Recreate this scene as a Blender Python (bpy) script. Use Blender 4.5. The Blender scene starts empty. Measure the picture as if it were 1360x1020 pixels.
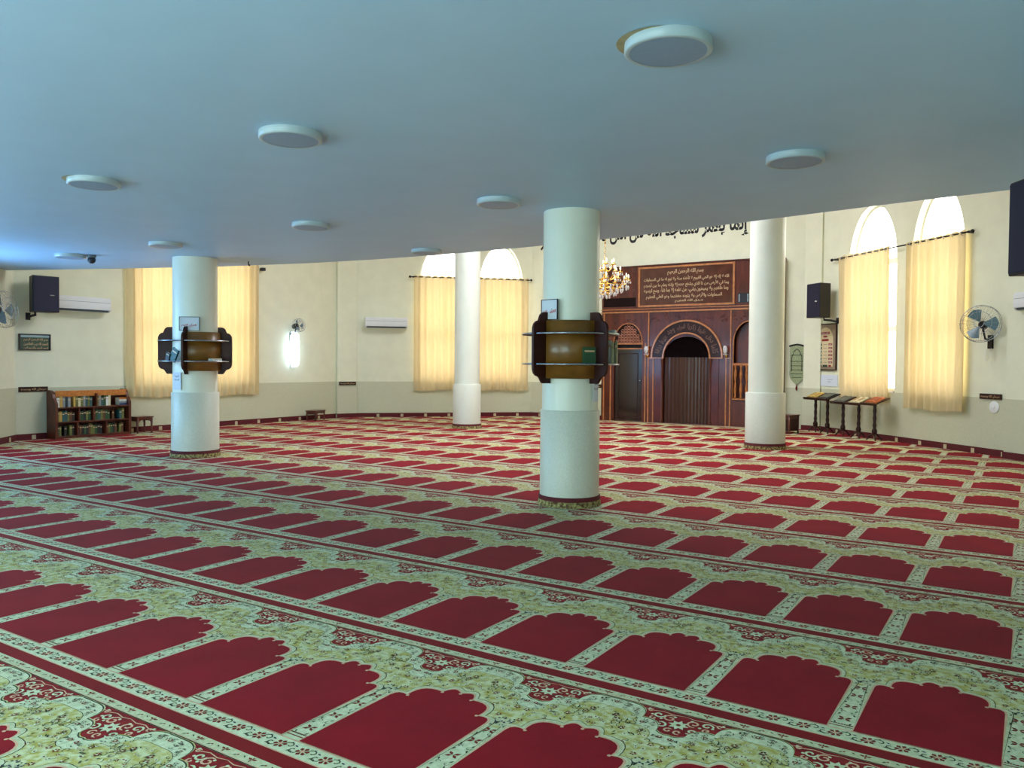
import bpy, bmesh, math, random, unicodedata
import numpy as np
from mathutils import Vector, Matrix
from mathutils.geometry import tessellate_polygon
PI = math.pi
SC = bpy.context.scene
COL = SC.collection
RND = random.Random(7)

# ------------------------------------------------------------------ camera
F_PX, PITCH, ROLL, YAW = 1066.1, 0.0254, 0.0076, 0.5748
CAM = Vector((0.0603, -2.0648, 1.422))
fw = Vector((-math.sin(YAW)*math.cos(PITCH), math.cos(YAW)*math.cos(PITCH), -math.sin(PITCH)))
rt = Vector((math.cos(YAW), math.sin(YAW), 0)); up = rt.cross(fw)
r2 = rt*math.cos(ROLL)+up*math.sin(ROLL); u2 = -rt*math.sin(ROLL)+up*math.cos(ROLL)
cd = bpy.data.cameras.new('camera'); cd.sensor_width = 36; cd.lens = 36*F_PX/1360
cd.clip_end = 200; cd.clip_start = .05
cam = bpy.data.objects.new('camera', cd); COL.objects.link(cam)
cam.matrix_world = Matrix(((r2.x,u2.x,-fw.x,CAM.x),(r2.y,u2.y,-fw.y,CAM.y),(r2.z,u2.z,-fw.z,CAM.z),(0,0,0,1)))
SC.camera = cam

# ------------------------------------------------------------------ world, exposure
w = bpy.data.worlds.new('sky'); SC.world = w; w.use_nodes = True
bg = w.node_tree.nodes['Background']; bg.inputs[0].default_value = (.62,.78,1,1); bg.inputs[1].default_value = 1.2
SC.view_settings.view_transform = 'Standard'; SC.view_settings.look = 'None'
SC.view_settings.gamma = 1; SC.view_settings.use_curve_mapping = False
SC.view_settings.exposure = 0.0
PANE_E = 7.5          # daylight through the frosted arched panes of the hall
ADDED_SKYLIGHT_E = 13.0      # glow of an added, unseen roof panel that lights the hall
REAR_E = 8.0          # daylight through the glazed doors behind the camera
SIDE_E = 14.0

# ------------------------------------------------------------------ materials
def srgb(r, g=None, b=None):
    if g is None: r, g, b = r
    f = lambda c: (c/255/12.92 if c/255 <= .04045 else ((c/255+.055)/1.055)**2.4)
    return (f(r), f(g), f(b), 1)
MATS = {}
def mat(name, col, rough=.6, metal=0, noise=0, nscale=8, bump=0, bscale=60, col2=None, emit=0, emit_col=None,
        coat=0, sheen=0, spec=None, trans=0, alpha=1, stretch=None):
    if name in MATS: return MATS[name]
    m = bpy.data.materials.new(name); m.use_nodes = True; nt = m.node_tree; N = nt.nodes; L = nt.links
    b = N['Principled BSDF']; c = srgb(col)
    b.inputs['Base Color'].default_value = c; b.inputs['Roughness'].default_value = rough
    b.inputs['Metallic'].default_value = metal
    if coat: b.inputs['Coat Weight'].default_value = coat; b.inputs['Coat Roughness'].default_value = .08
    if sheen: b.inputs['Sheen Weight'].default_value = sheen; b.inputs['Sheen Roughness'].default_value = .5
    if spec is not None: b.inputs['Specular IOR Level'].default_value = spec
    if trans: b.inputs['Transmission Weight'].default_value = trans
    if alpha < 1: b.inputs['Alpha'].default_value = alpha
    if emit:
        b.inputs['Emission Color'].default_value = srgb(emit_col or col); b.inputs['Emission Strength'].default_value = emit
    tc = N.new('ShaderNodeTexCoord'); src = tc.outputs['Object']
    if stretch:
        mp = N.new('ShaderNodeMapping'); mp.inputs['Scale'].default_value = stretch; L.new(src, mp.inputs[0]); src = mp.outputs[0]
    if noise or col2:
        n = N.new('ShaderNodeTexNoise'); n.inputs['Scale'].default_value = nscale; n.inputs['Detail'].default_value = 5
        L.new(src, n.inputs['Vector'])
        cr = N.new('ShaderNodeValToRGB'); cr.color_ramp.elements[0].position = .35; cr.color_ramp.elements[1].position = .65
        if col2: a, d = srgb(col2), c
        else: a = tuple(max(0,x*(1-noise)) for x in c[:3])+(1,); d = tuple(min(1,x*(1+noise)) for x in c[:3])+(1,)
        cr.color_ramp.elements[0].color = a; cr.color_ramp.elements[1].color = d
        L.new(n.outputs[0], cr.inputs[0]); L.new(cr.outputs[0], b.inputs['Base Color'])
    if bump:
        n2 = N.new('ShaderNodeTexNoise'); n2.inputs['Scale'].default_value = bscale; n2.inputs['Detail'].default_value = 3
        L.new(src, n2.inputs['Vector'])
        bp = N.new('ShaderNodeBump'); bp.inputs['Strength'].default_value = bump; bp.inputs['Distance'].default_value = .01
        L.new(n2.outputs[0], bp.inputs['Height']); L.new(bp.outputs[0], b.inputs['Normal'])
    MATS[name] = m; return m

M_WALL = mat('cream_wall_paint', (228,228,202), .75, noise=.03, nscale=3, bump=.15, bscale=90)
M_WAINS = mat('wainscot_paint', (198,198,170), .6, noise=.05, nscale=60, bump=.2, bscale=120)
M_CEIL = mat('ceiling_paint', (172,206,234), .5, noise=.02, nscale=2, bump=.05, bscale=30)  # blue cast of the light put into the base colour
M_ROOF = mat('roof_paint', (235,232,220), .8, noise=.02, nscale=2)
M_COL = mat('column_paint', (228,231,216), .35, noise=.02, nscale=4, bump=.05, bscale=30)
M_COLW = mat('column_wainscot', (206,207,192), .4, noise=.05, nscale=60, bump=.08, bscale=100)
M_SKIRT = mat('red_skirting', (88,16,24), .85, noise=.2, nscale=40, bump=.3, bscale=200)
M_SKTAB = mat('skirting_cream_motif', (190,175,140), .9, noise=.15, nscale=60)
M_WOOD = mat('mahogany', (84,32,15), .28, noise=.35, nscale=5, coat=.18, stretch=(2,2,.35))
M_WOODD = mat('dark_mahogany', (44,16,10), .4, noise=.3, nscale=5, coat=.08, spec=.3, stretch=(2,2,.35))
M_PLANK = mat('plank_wood', (62,26,12), .35, noise=.12, nscale=5, coat=.12, stretch=(2,2,.3))
M_TRIMW = mat('light_wood_moulding', (176,112,62), .35, noise=.2, nscale=12, coat=.3)
M_TAN = mat('turned_tan_wood', (170,104,50), .4, noise=.2, nscale=12)
M_RACK = mat('rack_wood', (54,20,12), .5, noise=.3, nscale=6, spec=.25)
M_RACKP = mat('rack_panel_veneer', (126,84,28), .35, noise=.18, nscale=5, coat=.25, stretch=(1,1,2))
M_CASE = mat('bookcase_wood', (84,34,18), .35, noise=.3, nscale=6, coat=.2)
M_OAK = mat('orange_oak', (184,112,44), .4, noise=.2, nscale=8, stretch=(3,.4,3))
M_BLACK = mat('black_plastic', (12,16,26), .5, noise=.15, nscale=50)
M_GRILLE = mat('speaker_grille', (12,14,46), .6, noise=.4, nscale=300)
M_WHITE = mat('white_plastic', (226,228,228), .35, noise=.01)
M_GREY = mat('grey_plastic', (96,104,104), .5, noise=.05)
M_STEEL = mat('brushed_steel', (170,178,186), .25, metal=1, noise=.08, nscale=20)
M_DARKM = mat('dark_metal', (40,38,34), .4, metal=.7, noise=.1)
M_GOLD = mat('polished_brass', (238,198,112), .2, metal=1, noise=.08, nscale=20)
M_DIFF = mat('light_diffuser', (132,158,186), .45, noise=.03, nscale=40)
M_RIM = mat('light_rim', (172,190,198), .3, noise=.01)
M_STAIN = mat('water_stain', (176,160,120), .7, noise=.2)
M_BULB = mat('candle_bulb', (255,244,214), .3, emit=1.2, emit_col=(255,236,190), noise=.02)
M_CRYS = mat('crystal', (250,250,255), .03, trans=.55, coat=1, noise=.02)
M_FRAMEW = mat('window_frame_white', (222,224,220), .4, noise=.02)
M_INK = mat('black_ink', (12,10,10), .6, noise=.1)
M_GILT = mat('pale_gold_lettering', (198,166,126), .4, metal=.1, noise=.1, nscale=50)
M_REDINK = mat('red_ink', (190,24,40), .6, noise=.05)
M_PAPER = mat('paper', (214,222,232), .8, noise=.02, nscale=20)
M_FABRIC_DK = mat('dark_red_fabric', (110,24,30), .9, noise=.1, nscale=60)
M_CALBG = mat('calligraphy_panel', (84,44,34), .12, noise=.2, nscale=6, coat=1)
M_TAPE = mat('woven_tapestry', (150,160,124), .9, noise=.3, nscale=45, bump=.4)

def pane_mat(name, col, e):
    m = bpy.data.materials.new(name); m.use_nodes = True; nt = m.node_tree; N = nt.nodes; L = nt.links
    b = N['Principled BSDF']; b.inputs['Base Color'].default_value = srgb((240,240,235)); b.inputs['Roughness'].default_value = .4
    n = N.new('ShaderNodeTexNoise'); n.inputs['Scale'].default_value = 1.5
    cr = N.new('ShaderNodeValToRGB'); c = srgb(col)
    cr.color_ramp.elements[0].color = tuple(x*.9 for x in c[:3])+(1,); cr.color_ramp.elements[1].color = c
    tc = N.new('ShaderNodeTexCoord'); L.new(tc.outputs['Object'], n.inputs['Vector'])
    L.new(n.outputs[0], cr.inputs[0]); L.new(cr.outputs[0], b.inputs['Emission Color'])
    b.inputs['Emission Strength'].default_value = e
    return m
M_PANE = pane_mat('frosted_daylit_glass', (255,253,246), PANE_E)
M_ADDED_SKYL = pane_mat('added_glowing_roof_glass', (240,244,255), ADDED_SKYLIGHT_E)
M_REAR = pane_mat('daylit_rear_glass', (206,238,238), REAR_E)
M_SIDE = pane_mat('daylit_side_glass', (140,200,255), SIDE_E)

def curtain_mat(name='beige_curtain', c1=(224,206,164), c2=(206,186,140)):
    m = bpy.data.materials.new(name); m.use_nodes = True; nt = m.node_tree; N = nt.nodes; L = nt.links
    N.remove(N['Principled BSDF']); out = N['Material Output']
    d = N.new('ShaderNodeBsdfDiffuse'); t = N.new('ShaderNodeBsdfTranslucent'); mx = N.new('ShaderNodeMixShader'); mx.inputs[0].default_value = .15
    tc = N.new('ShaderNodeTexCoord'); mp = N.new('ShaderNodeMapping'); mp.inputs['Scale'].default_value = (30,30,1.5)
    n = N.new('ShaderNodeTexNoise'); n.inputs['Scale'].default_value = 3; L.new(tc.outputs['Object'], mp.inputs[0]); L.new(mp.outputs[0], n.inputs['Vector'])
    cr = N.new('ShaderNodeValToRGB'); cr.color_ramp.elements[0].color = srgb(c2); cr.color_ramp.elements[1].color = srgb(c1)
    L.new(n.outputs[0], cr.inputs[0]); L.new(cr.outputs[0], d.inputs[0]); L.new(cr.outputs[0], t.inputs[0])
    L.new(d.outputs[0], mx.inputs[1]); L.new(t.outputs[0], mx.inputs[2]); L.new(mx.outputs[0], out.inputs[0])
    return m
M_CURT = curtain_mat()

def carpet_mat(name, col, col2=None, mott=0, s=0.045):
    m = bpy.data.materials.new(name); m.use_nodes = True; nt = m.node_tree; N = nt.nodes; L = nt.links
    b = N['Principled BSDF']; b.inputs['Roughness'].default_value = .95; b.inputs['Specular IOR Level'].default_value = .04
    b.inputs['Sheen Weight'].default_value = s; b.inputs['Sheen Roughness'].default_value = .45
    tc = N.new('ShaderNodeTexCoord')
    n = N.new('ShaderNodeTexNoise'); n.inputs['Scale'].default_value = mott or 3; n.inputs['Detail'].default_value = 4
    L.new(tc.outputs['Object'], n.inputs['Vector'])
    cr = N.new('ShaderNodeValToRGB'); c = srgb(col); c2 = srgb(col2) if col2 else tuple(x*.86 for x in c[:3])+(1,)
    cr.color_ramp.elements[0].position = .38; cr.color_ramp.elements[1].position = .62
    cr.color_ramp.elements[0].color = c2; cr.color_ramp.elements[1].color = c
    L.new(n.outputs[0], cr.inputs[0]); L.new(cr.outputs[0], b.inputs['Base Color'])
    n2 = N.new('ShaderNodeTexNoise'); n2.inputs['Scale'].default_value = 260; L.new(tc.outputs['Object'], n2.inputs['Vector'])
    bp = N.new('ShaderNodeBump'); bp.inputs['Strength'].default_value = .35; bp.inputs['Distance'].default_value = .004
    L.new(n2.outputs[0], bp.inputs['Height']); L.new(bp.outputs[0], b.inputs['Normal'])
    return m
CM = [carpet_mat('carpet_crimson', (142,12,28)), carpet_mat('carpet_stripe_red', (132,22,26)),
      carpet_mat('carpet_cream', (206,205,170), (186,188,148), 60), carpet_mat('carpet_gold', (178,166,88), (206,206,162), 28),
      carpet_mat('carpet_pink', (222,176,146)), carpet_mat('carpet_dark_green', (58,66,50)),
      carpet_mat('carpet_brown_red', (122,44,34)), carpet_mat('carpet_medallion_red', (146,34,36), (120,26,30), 30),
      carpet_mat('carpet_pale', (214,216,184), (194,200,162), 46), carpet_mat('carpet_navy', (58,62,84))]
RED, STR, CRM, GLD, PNK, GRN, BRN, MED, PAL, NAV = range(10)

# ------------------------------------------------------------------ mesh helpers
class MB:
    def __init__(s): s.v = []; s.f = []; s.m = []; s.sm = []
    def add(s, vs, fs, mi=0, smooth=False, M=None):
        o = len(s.v)
        for p in vs:
            p = Vector(p)
            s.v.append(tuple(M @ p) if M is not None else tuple(p))
        for f in fs: s.f.append(tuple(i+o for i in f)); s.m.append(mi); s.sm.append(smooth)
        return s
    def box(s, x0, x1, y0, y1, z0, z1, mi=0, M=None):
        v = [(x,y,z) for z in (z0,z1) for y in (y0,y1) for x in (x0,x1)]
        return s.add(v, [(0,2,3,1),(4,5,7,6),(0,1,5,4),(2,6,7,3),(0,4,6,2),(1,3,7,5)], mi, False, M)
    def lathe(s, prof, n=24, mi=0, c=(0,0,0), M=None, smooth=True, a0=0, a1=2*PI, cap=True):
        full = abs(a1-a0-2*PI) < 1e-6; k = n if full else n+1
        vs = []; fs = []
        for r, z in prof:
            for i in range(k):
                a = a0+(a1-a0)*i/n; vs.append((c[0]+r*math.cos(a), c[1]+r*math.sin(a), c[2]+z))
        for j in range(len(prof)-1):
            for i in range(n):
                i2 = (i+1) % k if full else i+1
                fs.append((j*k+i, j*k+i2, (j+1)*k+i2, (j+1)*k+i))
        if cap and full:
            if prof[0][0] > 1e-5: fs.append(tuple(range(k-1,-1,-1)))
            if prof[-1][0] > 1e-5: fs.append(tuple(range((len(prof)-1)*k, len(prof)*k)))
        return s.add(vs, fs, mi, smooth, M)
    def tube(s, pts, r, n=8, mi=0, M=None, closed=False, r1=None):
        pts = [Vector(p) for p in pts]; k = len(pts); vs = []; fs = []
        for i, p in enumerate(pts):
            a = pts[(i-1) % k] if (closed or i > 0) else p; b = pts[(i+1) % k] if (closed or i < k-1) else p
            t = (b-a).normalized(); h = Vector((0,0,1)) if abs(t.z) < .9 else Vector((1,0,0))
            u = t.cross(h).normalized(); q = t.cross(u)
            rr = r if r1 is None else r+(r1-r)*i/(k-1)
            for j in range(n):
                an = 2*PI*j/n; vs.append(p+u*rr*math.cos(an)+q*rr*math.sin(an))
        for i in range(k if closed else k-1):
            for j in range(n):
                fs.append((i*n+j, i*n+(j+1) % n, ((i+1) % k)*n+(j+1) % n, ((i+1) % k)*n+j))
        if not closed: fs.append(tuple(range(n-1,-1,-1))); fs.append(tuple(range((k-1)*n, k*n)))
        return s.add(vs, fs, mi, True, M)
    def prism(s, pts, y0, y1, mi=0, M=None, axis='y'):
        # outline pts (a,b) extruded; axis y -> (a,y,b); axis z -> (a,b,z); axis x -> (x,a,b)
        n = len(pts)
        mk = {'y': lambda p, h: (p[0],h,p[1]), 'z': lambda p, h: (p[0],p[1],h), 'x': lambda p, h: (h,p[0],p[1])}[axis]
        vs = [mk(p,y0) for p in pts]+[mk(p,y1) for p in pts]
        tri = tessellate_polygon([[Vector((p[0],p[1],0)) for p in pts]])
        fs = [tuple(t) for t in tri]+[(t[2]+n, t[1]+n, t[0]+n) for t in tri]
        for i in range(n): j = (i+1) % n; fs.append((i,j,j+n,i+n))
        return s.add(vs, fs, mi, False, M)
    def sphere(s, c, r, n=10, mi=0, sz=1, M=None):
        prof = [(max(1e-4, r*math.sin(PI*k/n)), -r*sz*math.cos(PI*k/n)) for k in range(n+1)]
        return s.lathe(prof, n+2, mi, c, M, cap=False)
    def build(s, name, mats, parent=None, loc=(0,0,0), rz=0, bevel=0, recalc=True):
        me = bpy.data.meshes.new(name); me.from_pydata(s.v, [], s.f)
        if not isinstance(mats, (list,tuple)): mats = [mats]
        for m in mats: me.materials.append(m)
        me.polygons.foreach_set('material_index', s.m); me.polygons.foreach_set('use_smooth', s.sm)
        if recalc:
            bm = bmesh.new(); bm.from_mesh(me); bmesh.ops.recalc_face_normals(bm, faces=bm.faces); bm.to_mesh(me); bm.free()
        me.update()
        o = bpy.data.objects.new(name, me); COL.objects.link(o); o.location = loc; o.rotation_euler = (0,0,rz)
        if parent is not None: o.parent = parent
        if bevel:
            b = o.modifiers.new('bevel','BEVEL'); b.width = bevel; b.segments = 2; b.limit_method = 'ANGLE'
        return o
def thing(name, label, cat, loc=(0,0,0), rz=0, group=None):
    o = bpy.data.objects.new(name, None); COL.objects.link(o); o.location = loc; o.rotation_euler = (0,0,rz)
    o.empty_display_size = .1
    return tag(o, label, cat, group)
def tag(o, label, cat, group=None):
    o['label'] = label; o['category'] = cat
    if group: o['group'] = group
    return o
def struct(o): o['kind'] = 'structure'; return o
def dup(root, loc, rz, label, group=None):
    r = root.copy(); COL.objects.link(r); r.location = loc; r.rotation_euler = (0,0,rz); r['label'] = label
    if group: r['group'] = group
    for ch in list(root.children):
        c = ch.copy(); COL.objects.link(c); c.parent = r
        for g in list(ch.children):
            d = g.copy(); COL.objects.link(d); d.parent = c
    return r

# ------------------------------------------------------------------ Arabic lettering
FORMS = {}
for cp in range(0xFE80, 0xFEFD):
    d = unicodedata.decomposition(chr(cp)).split()
    if d and d[0] in ('<isolated>','<initial>','<medial>','<final>'):
        FORMS.setdefault(tuple(int(x,16) for x in d[1:]), {})[d[0][1:-1]] = chr(cp)
def shape(t):
    out = []; t = [ord(c) for c in t]; i = 0; prev = False
    while i < len(t):
        k = (t[i],); n = 1
        if i+1 < len(t) and (t[i],t[i+1]) in FORMS: k = (t[i],t[i+1]); n = 2
        f = FORMS.get(k)
        if not f: out.append(chr(t[i])); prev = False; i += 1; continue
        nx = i+n < len(t) and (t[i+n],) in FORMS and 'final' in FORMS[(t[i+n],)]
        can = 'initial' in f
        form = ('medial' if nx and can else 'final') if prev and 'final' in f else ('initial' if nx and can else 'isolated')
        out.append(f[form]); prev = can and nx; i += n
    return ''.join(reversed(out))
def text_mesh(body, width=None, height=None, ext=.004, bold=0):
    """flat lettering in local x/z, facing -y; centred; returns verts, faces"""
    c = bpy.data.curves.new('lettering','FONT'); c.body = body; c.align_x = 'CENTER'; c.extrude = 0; c.offset = bold
    c.resolution_u = 2
    o = bpy.data.objects.new('lettering', c); COL.objects.link(o)
    dg = bpy.context.evaluated_depsgraph_get(); dg.update()
    me = bpy.data.meshes.new_from_object(o.evaluated_get(dg))
    V = np.array([v.co[:] for v in me.vertices]) if len(me.vertices) else np.zeros((1,3))
    fs = [tuple(p.vertices) for p in me.polygons]
    bpy.data.objects.remove(o); bpy.data.curves.remove(c); bpy.data.meshes.remove(me)
    mn, mx = V.min(0), V.max(0); V = V-(mn+mx)/2
    sx = width/(mx[0]-mn[0]) if width else height/(mx[1]-mn[1]); sy = height/(mx[1]-mn[1]) if height else sx
    return [(x*sx, 0, y*sy) for x, y, _ in V], fs
def lettering(name, body, m, parent, width, height, pos, bold=0.0, arab=True):
    vs, fs = text_mesh(shape(body) if arab else body, width, height, bold=bold)
    b = MB(); b.add(vs, fs)
    o = b.build(name, m, parent, loc=pos, recalc=False)
    return o

# ------------------------------------------------------------------ room plan
ROOM = [(-14.9,5.0),(-14.9,12.95),(-11.35,16.5),(-4.0,16.5),(0.75,11.75),(0.75,-3.4),(-11.4,-3.4),(-11.4,1.5)]
H_LOW, H_TOP = 2.95, 7.0
PER, NW, ROWD = 0.5899, 0.246, 1.25

# floor slab
mb = MB(); mb.prism([(x,y) for x,y in ROOM], -.25, -.004, axis='z'); floor = struct(mb.build('floor', mat('concrete', (120,116,110), .9, noise=.1)))

# ---- the carpet: one cell of the woven pattern, then rolls laid side by side
class Cell:
    def __init__(s): s.v = []; s.f = []; s.m = []; s.fine = []; s.fl = False; s.pz = None
    def face(s, pts, m, lay):
        o = len(s.v); s.v += [(p[0],p[1],lay*.0005+((len(s.f)%9)*.00004 if s.pz is None else s.pz)) for p in pts]; s.f.append(tuple(range(o,o+len(pts)))); s.m.append(m); s.fine.append(s.fl)
    def poly(s, pts, m, lay):
        tri = tessellate_polygon([[Vector((p[0],p[1],0)) for p in pts]]); s.pz = (len(s.f)%9)*.00004
        for t in tri:
            q = [pts[i] for i in t]
            a = (q[1][0]-q[0][0])*(q[2][1]-q[0][1])-(q[1][1]-q[0][1])*(q[2][0]-q[0][0])
            if abs(a) < 1e-9: continue
            s.face(q if a > 0 else q[::-1], m, lay)
        s.pz = None
    def rect(s, x0, x1, y0, y1, m, lay): s.face([(x0,y0),(x1,y0),(x1,y1),(x0,y1)], m, lay)
    def stroke(s, pts, wd, m, lay):
        L = []; R = []
        for i, p in enumerate(pts):
            a = pts[max(0,i-1)]; b = pts[min(len(pts)-1,i+1)]; dx, dy = b[0]-a[0], b[1]-a[1]; l = math.hypot(dx,dy) or 1
            k = wd/2*(1 if 0 < i < len(pts)-1 else .4)
            L.append((p[0]-dy/l*k, p[1]+dx/l*k)); R.append((p[0]+dy/l*k, p[1]-dx/l*k))
        for i in range(len(pts)-1): s.face([L[i],R[i],R[i+1],L[i+1]], m, lay)
    def disc(s, x, y, r, m, lay, n=7, sy=1):
        s.face([(x+r*math.cos(2*PI*i/n), y+r*sy*math.sin(2*PI*i/n)) for i in range(n)], m, lay)
    def flower(s, x, y, r, n, m, lay, mc=None, a0=0):
        for k in range(n):
            a = a0+2*PI*k/n; ca, sa = math.cos(a), math.sin(a)
            s.face([(x+ca*r*.15,y+sa*r*.15),(x+ca*r*.7+sa*r*.3,y+sa*r*.7-ca*r*.3),(x+ca*r,y+sa*r),(x+ca*r*.7-sa*r*.3,y+sa*r*.7+ca*r*.3)], m, lay)
        if mc is not None: s.disc(x, y, r*.32, mc, lay+1, 6)
    def leaf(s, x, y, l, a, m, lay, w_=.35):
        ca, sa = math.cos(a), math.sin(a)
        s.face([(x,y),(x+ca*l*.5+sa*l*w_/2,y+sa*l*.5-ca*l*w_/2),(x+ca*l,y+sa*l),(x+ca*l*.5-sa*l*w_/2,y+sa*l*.5+ca*l*w_/2)], m, lay)
    def spiral(s, x, y, r, a0, turns, wd, m, lay, n=12, flip=1):
        pts = []
        for i in range(n+1):
            t = i/n; rr = r*(1-.8*t); a = a0+flip*turns*2*PI*t
            pts.append((x+rr*math.cos(a), y+rr*math.sin(a)))
        s.stroke(pts, wd, m, lay)
def arc(p, c, q, n=6):
    return [((1-t)**2*p[0]+2*t*(1-t)*c[0]+t*t*q[0], (1-t)**2*p[1]+2*t*(1-t)*c[1]+t*t*q[1]) for t in [i/n for i in range(n)]]
def make_cell():
    c = Cell(); H = PER/2; rn = random.Random(3)
    arch = ([(NW,0.0)] + arc((NW,.510),(.244,.566),(.184,.546),4) + arc((.184,.546),(.200,.672),(.078,.655),7) + arc((.078,.655),(.056,.742),(0,.680),6))
    right = arch+[(0,.685)]
    niche = right+[(-x,y) for x,y in right[::-1][1:]]
    def off(d):
        o = []
        for x, y in niche:
            if y < .5: o.append((x+math.copysign(d*.0,x), y)); continue
            dx, dy = x, y-.40; l = math.hypot(dx,dy); o.append((max(-H,min(H,x+dx/l*d)), y+dy/l*d))
        return o
    # edge of the pale wave under the medallions
    E = [(0,1.018)]+arc((.06,1.018),(.146,1.012),(.146,.915),6)+arc((.146,.915),(.236,.925),(.238,.832),6)+arc((.238,.832),(.27,.80),(H,.815),3)+[(H,.815)]
    def below(dy, y0):
        R = [(x, y-dy) for x,y in E]; return [(-x,y) for x,y in R[::-1][:-1]]+R+[(H,y0),(-H,y0)]
    c.rect(-H,H,0,ROWD,CRM,0)
    c.rect(-H,H,.80,1.028,MED,1)
    c.poly(below(-.012,.60), GLD, 2); c.poly(below(-.006,.60), GRN, 3); c.poly(below(0,.60), PAL, 4)
    c.poly(below(.080,.58), GRN, 5); c.poly(below(.083,.50), GLD, 6)
    c.poly(off(.034), GRN, 7); c.poly(off(.030), CRM, 8); c.poly(off(.010), PNK, 9); c.poly(niche, RED, 10)
    for bx_, bz_ in ((0,.678),(.076,.650),(-.076,.650),(.180,.543),(-.180,.543)): c.disc(bx_, bz_, .008, PNK, 11, 7)
    # separators between niches
    for sx in (-1,1):
        x0, x1 = sorted((sx*NW, sx*(NW+.006))); c.rect(x0,x1,0,.508,PNK,6.6)
        x0, x1 = sorted((sx*(NW+.006), sx*H)); c.rect(x0,x1,.0,.56,PAL,6)
        c.fl = True
        c.poly([(sx*H,.52),(sx*.262,.52),(sx*.255,.56),(sx*.27,.60),(sx*H,.575)], CRM, 6.8)
        for k in range(14): c.disc(sx*rn.uniform(.255,.292), rn.uniform(.52,.60), rn.uniform(.003,.006), NAV if k%2 else GRN, 9.3, 5)
        for v in (.10,.235,.37,.47):
            c.leaf(sx*(H-.002), v, .03, PI/2+sx*(.9), BRN, 8, .5); c.leaf(sx*(H-.002), v, .03, -PI/2-sx*.9, BRN, 8, .5)
            c.leaf(sx*.262, v+.035, .022, PI/2-sx*.4, GRN, 8, .4); c.leaf(sx*.262, v-.035, .022, -PI/2+sx*.4, GRN, 8, .4)
            c.spiral(sx*.275, v+.07, .013, 0, .8, .003, GRN, 8, 6, sx)
        c.rect(min(sx*.252,sx*H), max(sx*.252,sx*H), .020,.026,BRN,8)
        for k in range(5): c.disc(sx*(.257+.009*k), .042, .005, GRN if k%2 else BRN, 8, 5)
        c.fl = False
    # gold field sprinkled with small flowers, mirrored about the niche axis
    def inside(x, y):
        ey = np.interp(x, [e[0] for e in E], [e[1] for e in E])-.095
        ax, ay = x, y-.40; l = math.hypot(ax,ay); th = math.atan2(ax,ay)
        rad = np.interp(abs(th), [0,.3,.6,.95,1.3], [.325,.325,.30,.275,.29])
        return y < ey and l > rad+.022
    c.fl = True
    n = 0
    while n < 70:
        x, y = rn.uniform(.005,.29), rn.uniform(.56,.95)
        if not inside(x,y): continue
        n += 1; k = n % 5; r = rn.uniform(.007,.014)
        for sx in (-1,1):
            if k == 0: c.flower(sx*x, y, r*1.1, 5, BRN, 11, PAL)
            elif k == 1: c.disc(sx*x, y, r*.8, PAL, 11, 7); c.disc(sx*x, y, r*.35, BRN, 12, 5)
            elif k == 2: c.leaf(sx*x, y, r*2, PI/2-sx*(x*30), GRN, 11, .3)
            elif k == 3: c.spiral(sx*x, y, r*1.5, x*20, .9, .003, GRN, 11, 6, sx)
            else: c.leaf(sx*x, y, r*2.2, PI/2-sx*(x*50), PAL, 11, .4)
    # pale wave: rings and leaves along it
    for k in range(46):
        x = rn.uniform(.004,.288); ey = np.interp(x, [e[0] for e in E], [e[1] for e in E]); y = ey-rn.uniform(.014,.074)
        if .12 < x < .16 or .225 < x < .245: continue
        for sx in (-1,1):
            if k % 3: c.leaf(sx*x, y, rn.uniform(.012,.020), PI/2-sx*x*40, GRN if k%2 else BRN, 10.6, .3)
            else: c.spiral(sx*x, y, .011, x*50, .9, .003, GRN, 10.6, 6, sx)
    for (x, y, k) in [(.0,.985,0),(.05,.985,1),(.095,.965,1),(.115,.925,2),(.125,.885,1),(.165,.868,0),(.198,.84,1),(.207,.80,2),(.24,.79,1),(.275,.783,0)]:
        for sx in ((-1,1) if x else (1,)):
            if k == 0: c.disc(sx*x, y, .010, BRN, 11, 7); c.disc(sx*x, y, .005, PAL, 12, 5)
            elif k == 1: c.leaf(sx*x, y, .018, PI/2-sx*x*9, GRN, 11, .35); c.disc(sx*x+.008, y-.012, .003, BRN, 11, 5)
            else: c.spiral(sx*x, y, .012, x*40, .9, .003, GRN, 11, 6, sx)
    # medallions straddling the cell joints
    for sx in (-1,1):
        if sx > 0:
            for a in range(8): c.leaf(H, .925, .042, PI/4*a, PAL, 2.6, .5)
            c.disc(H, .925, .010, BRN, 3.4, 6)
        c.spiral(sx*.245,.965,.030,sx*1.2,1.2,.009,PNK,2.6,12,sx); c.spiral(sx*.232,.895,.026,sx*2.2,1.1,.009,PAL,2.6,12,-sx)
        c.spiral(sx*.195,.975,.026,sx*.3,1.1,.009,PAL,2.6,12,-sx); c.spiral(sx*.185,.935,.016,sx*2,1.0,.008,PNK,2.6,9,sx)
        c.spiral(sx*.150,.998,.014,sx*1,1.0,.008,PNK,2.6,8,sx); c.spiral(sx*.275,.862,.020,sx*1,1.0,.008,PNK,2.6,9,sx)
        c.stroke([(sx*.11,1.006),(sx*.16,1.000),(sx*.20,1.012),(sx*.25,1.002),(sx*H,1.012)], .005, PNK, 2.6)
        for (x,y) in [(.215,.945),(.17,.965),(.26,.985),(.225,.865),(.14,1.01)]: c.disc(sx*x,y,.007,PAL,2.8,6)
        for (x,y) in [(.205,.905),(.19,1.0),(.265,.895)]: c.leaf(sx*x,y,.018,1+x*20,GRN,2.8,.5)
    c.fl = False
    # long bands
    c.rect(-H,H,1.026,1.031,GRN,5); c.rect(-H,H,1.031,1.080,CRM,5); c.rect(-H,H,1.031,1.035,PNK,6)
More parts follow.
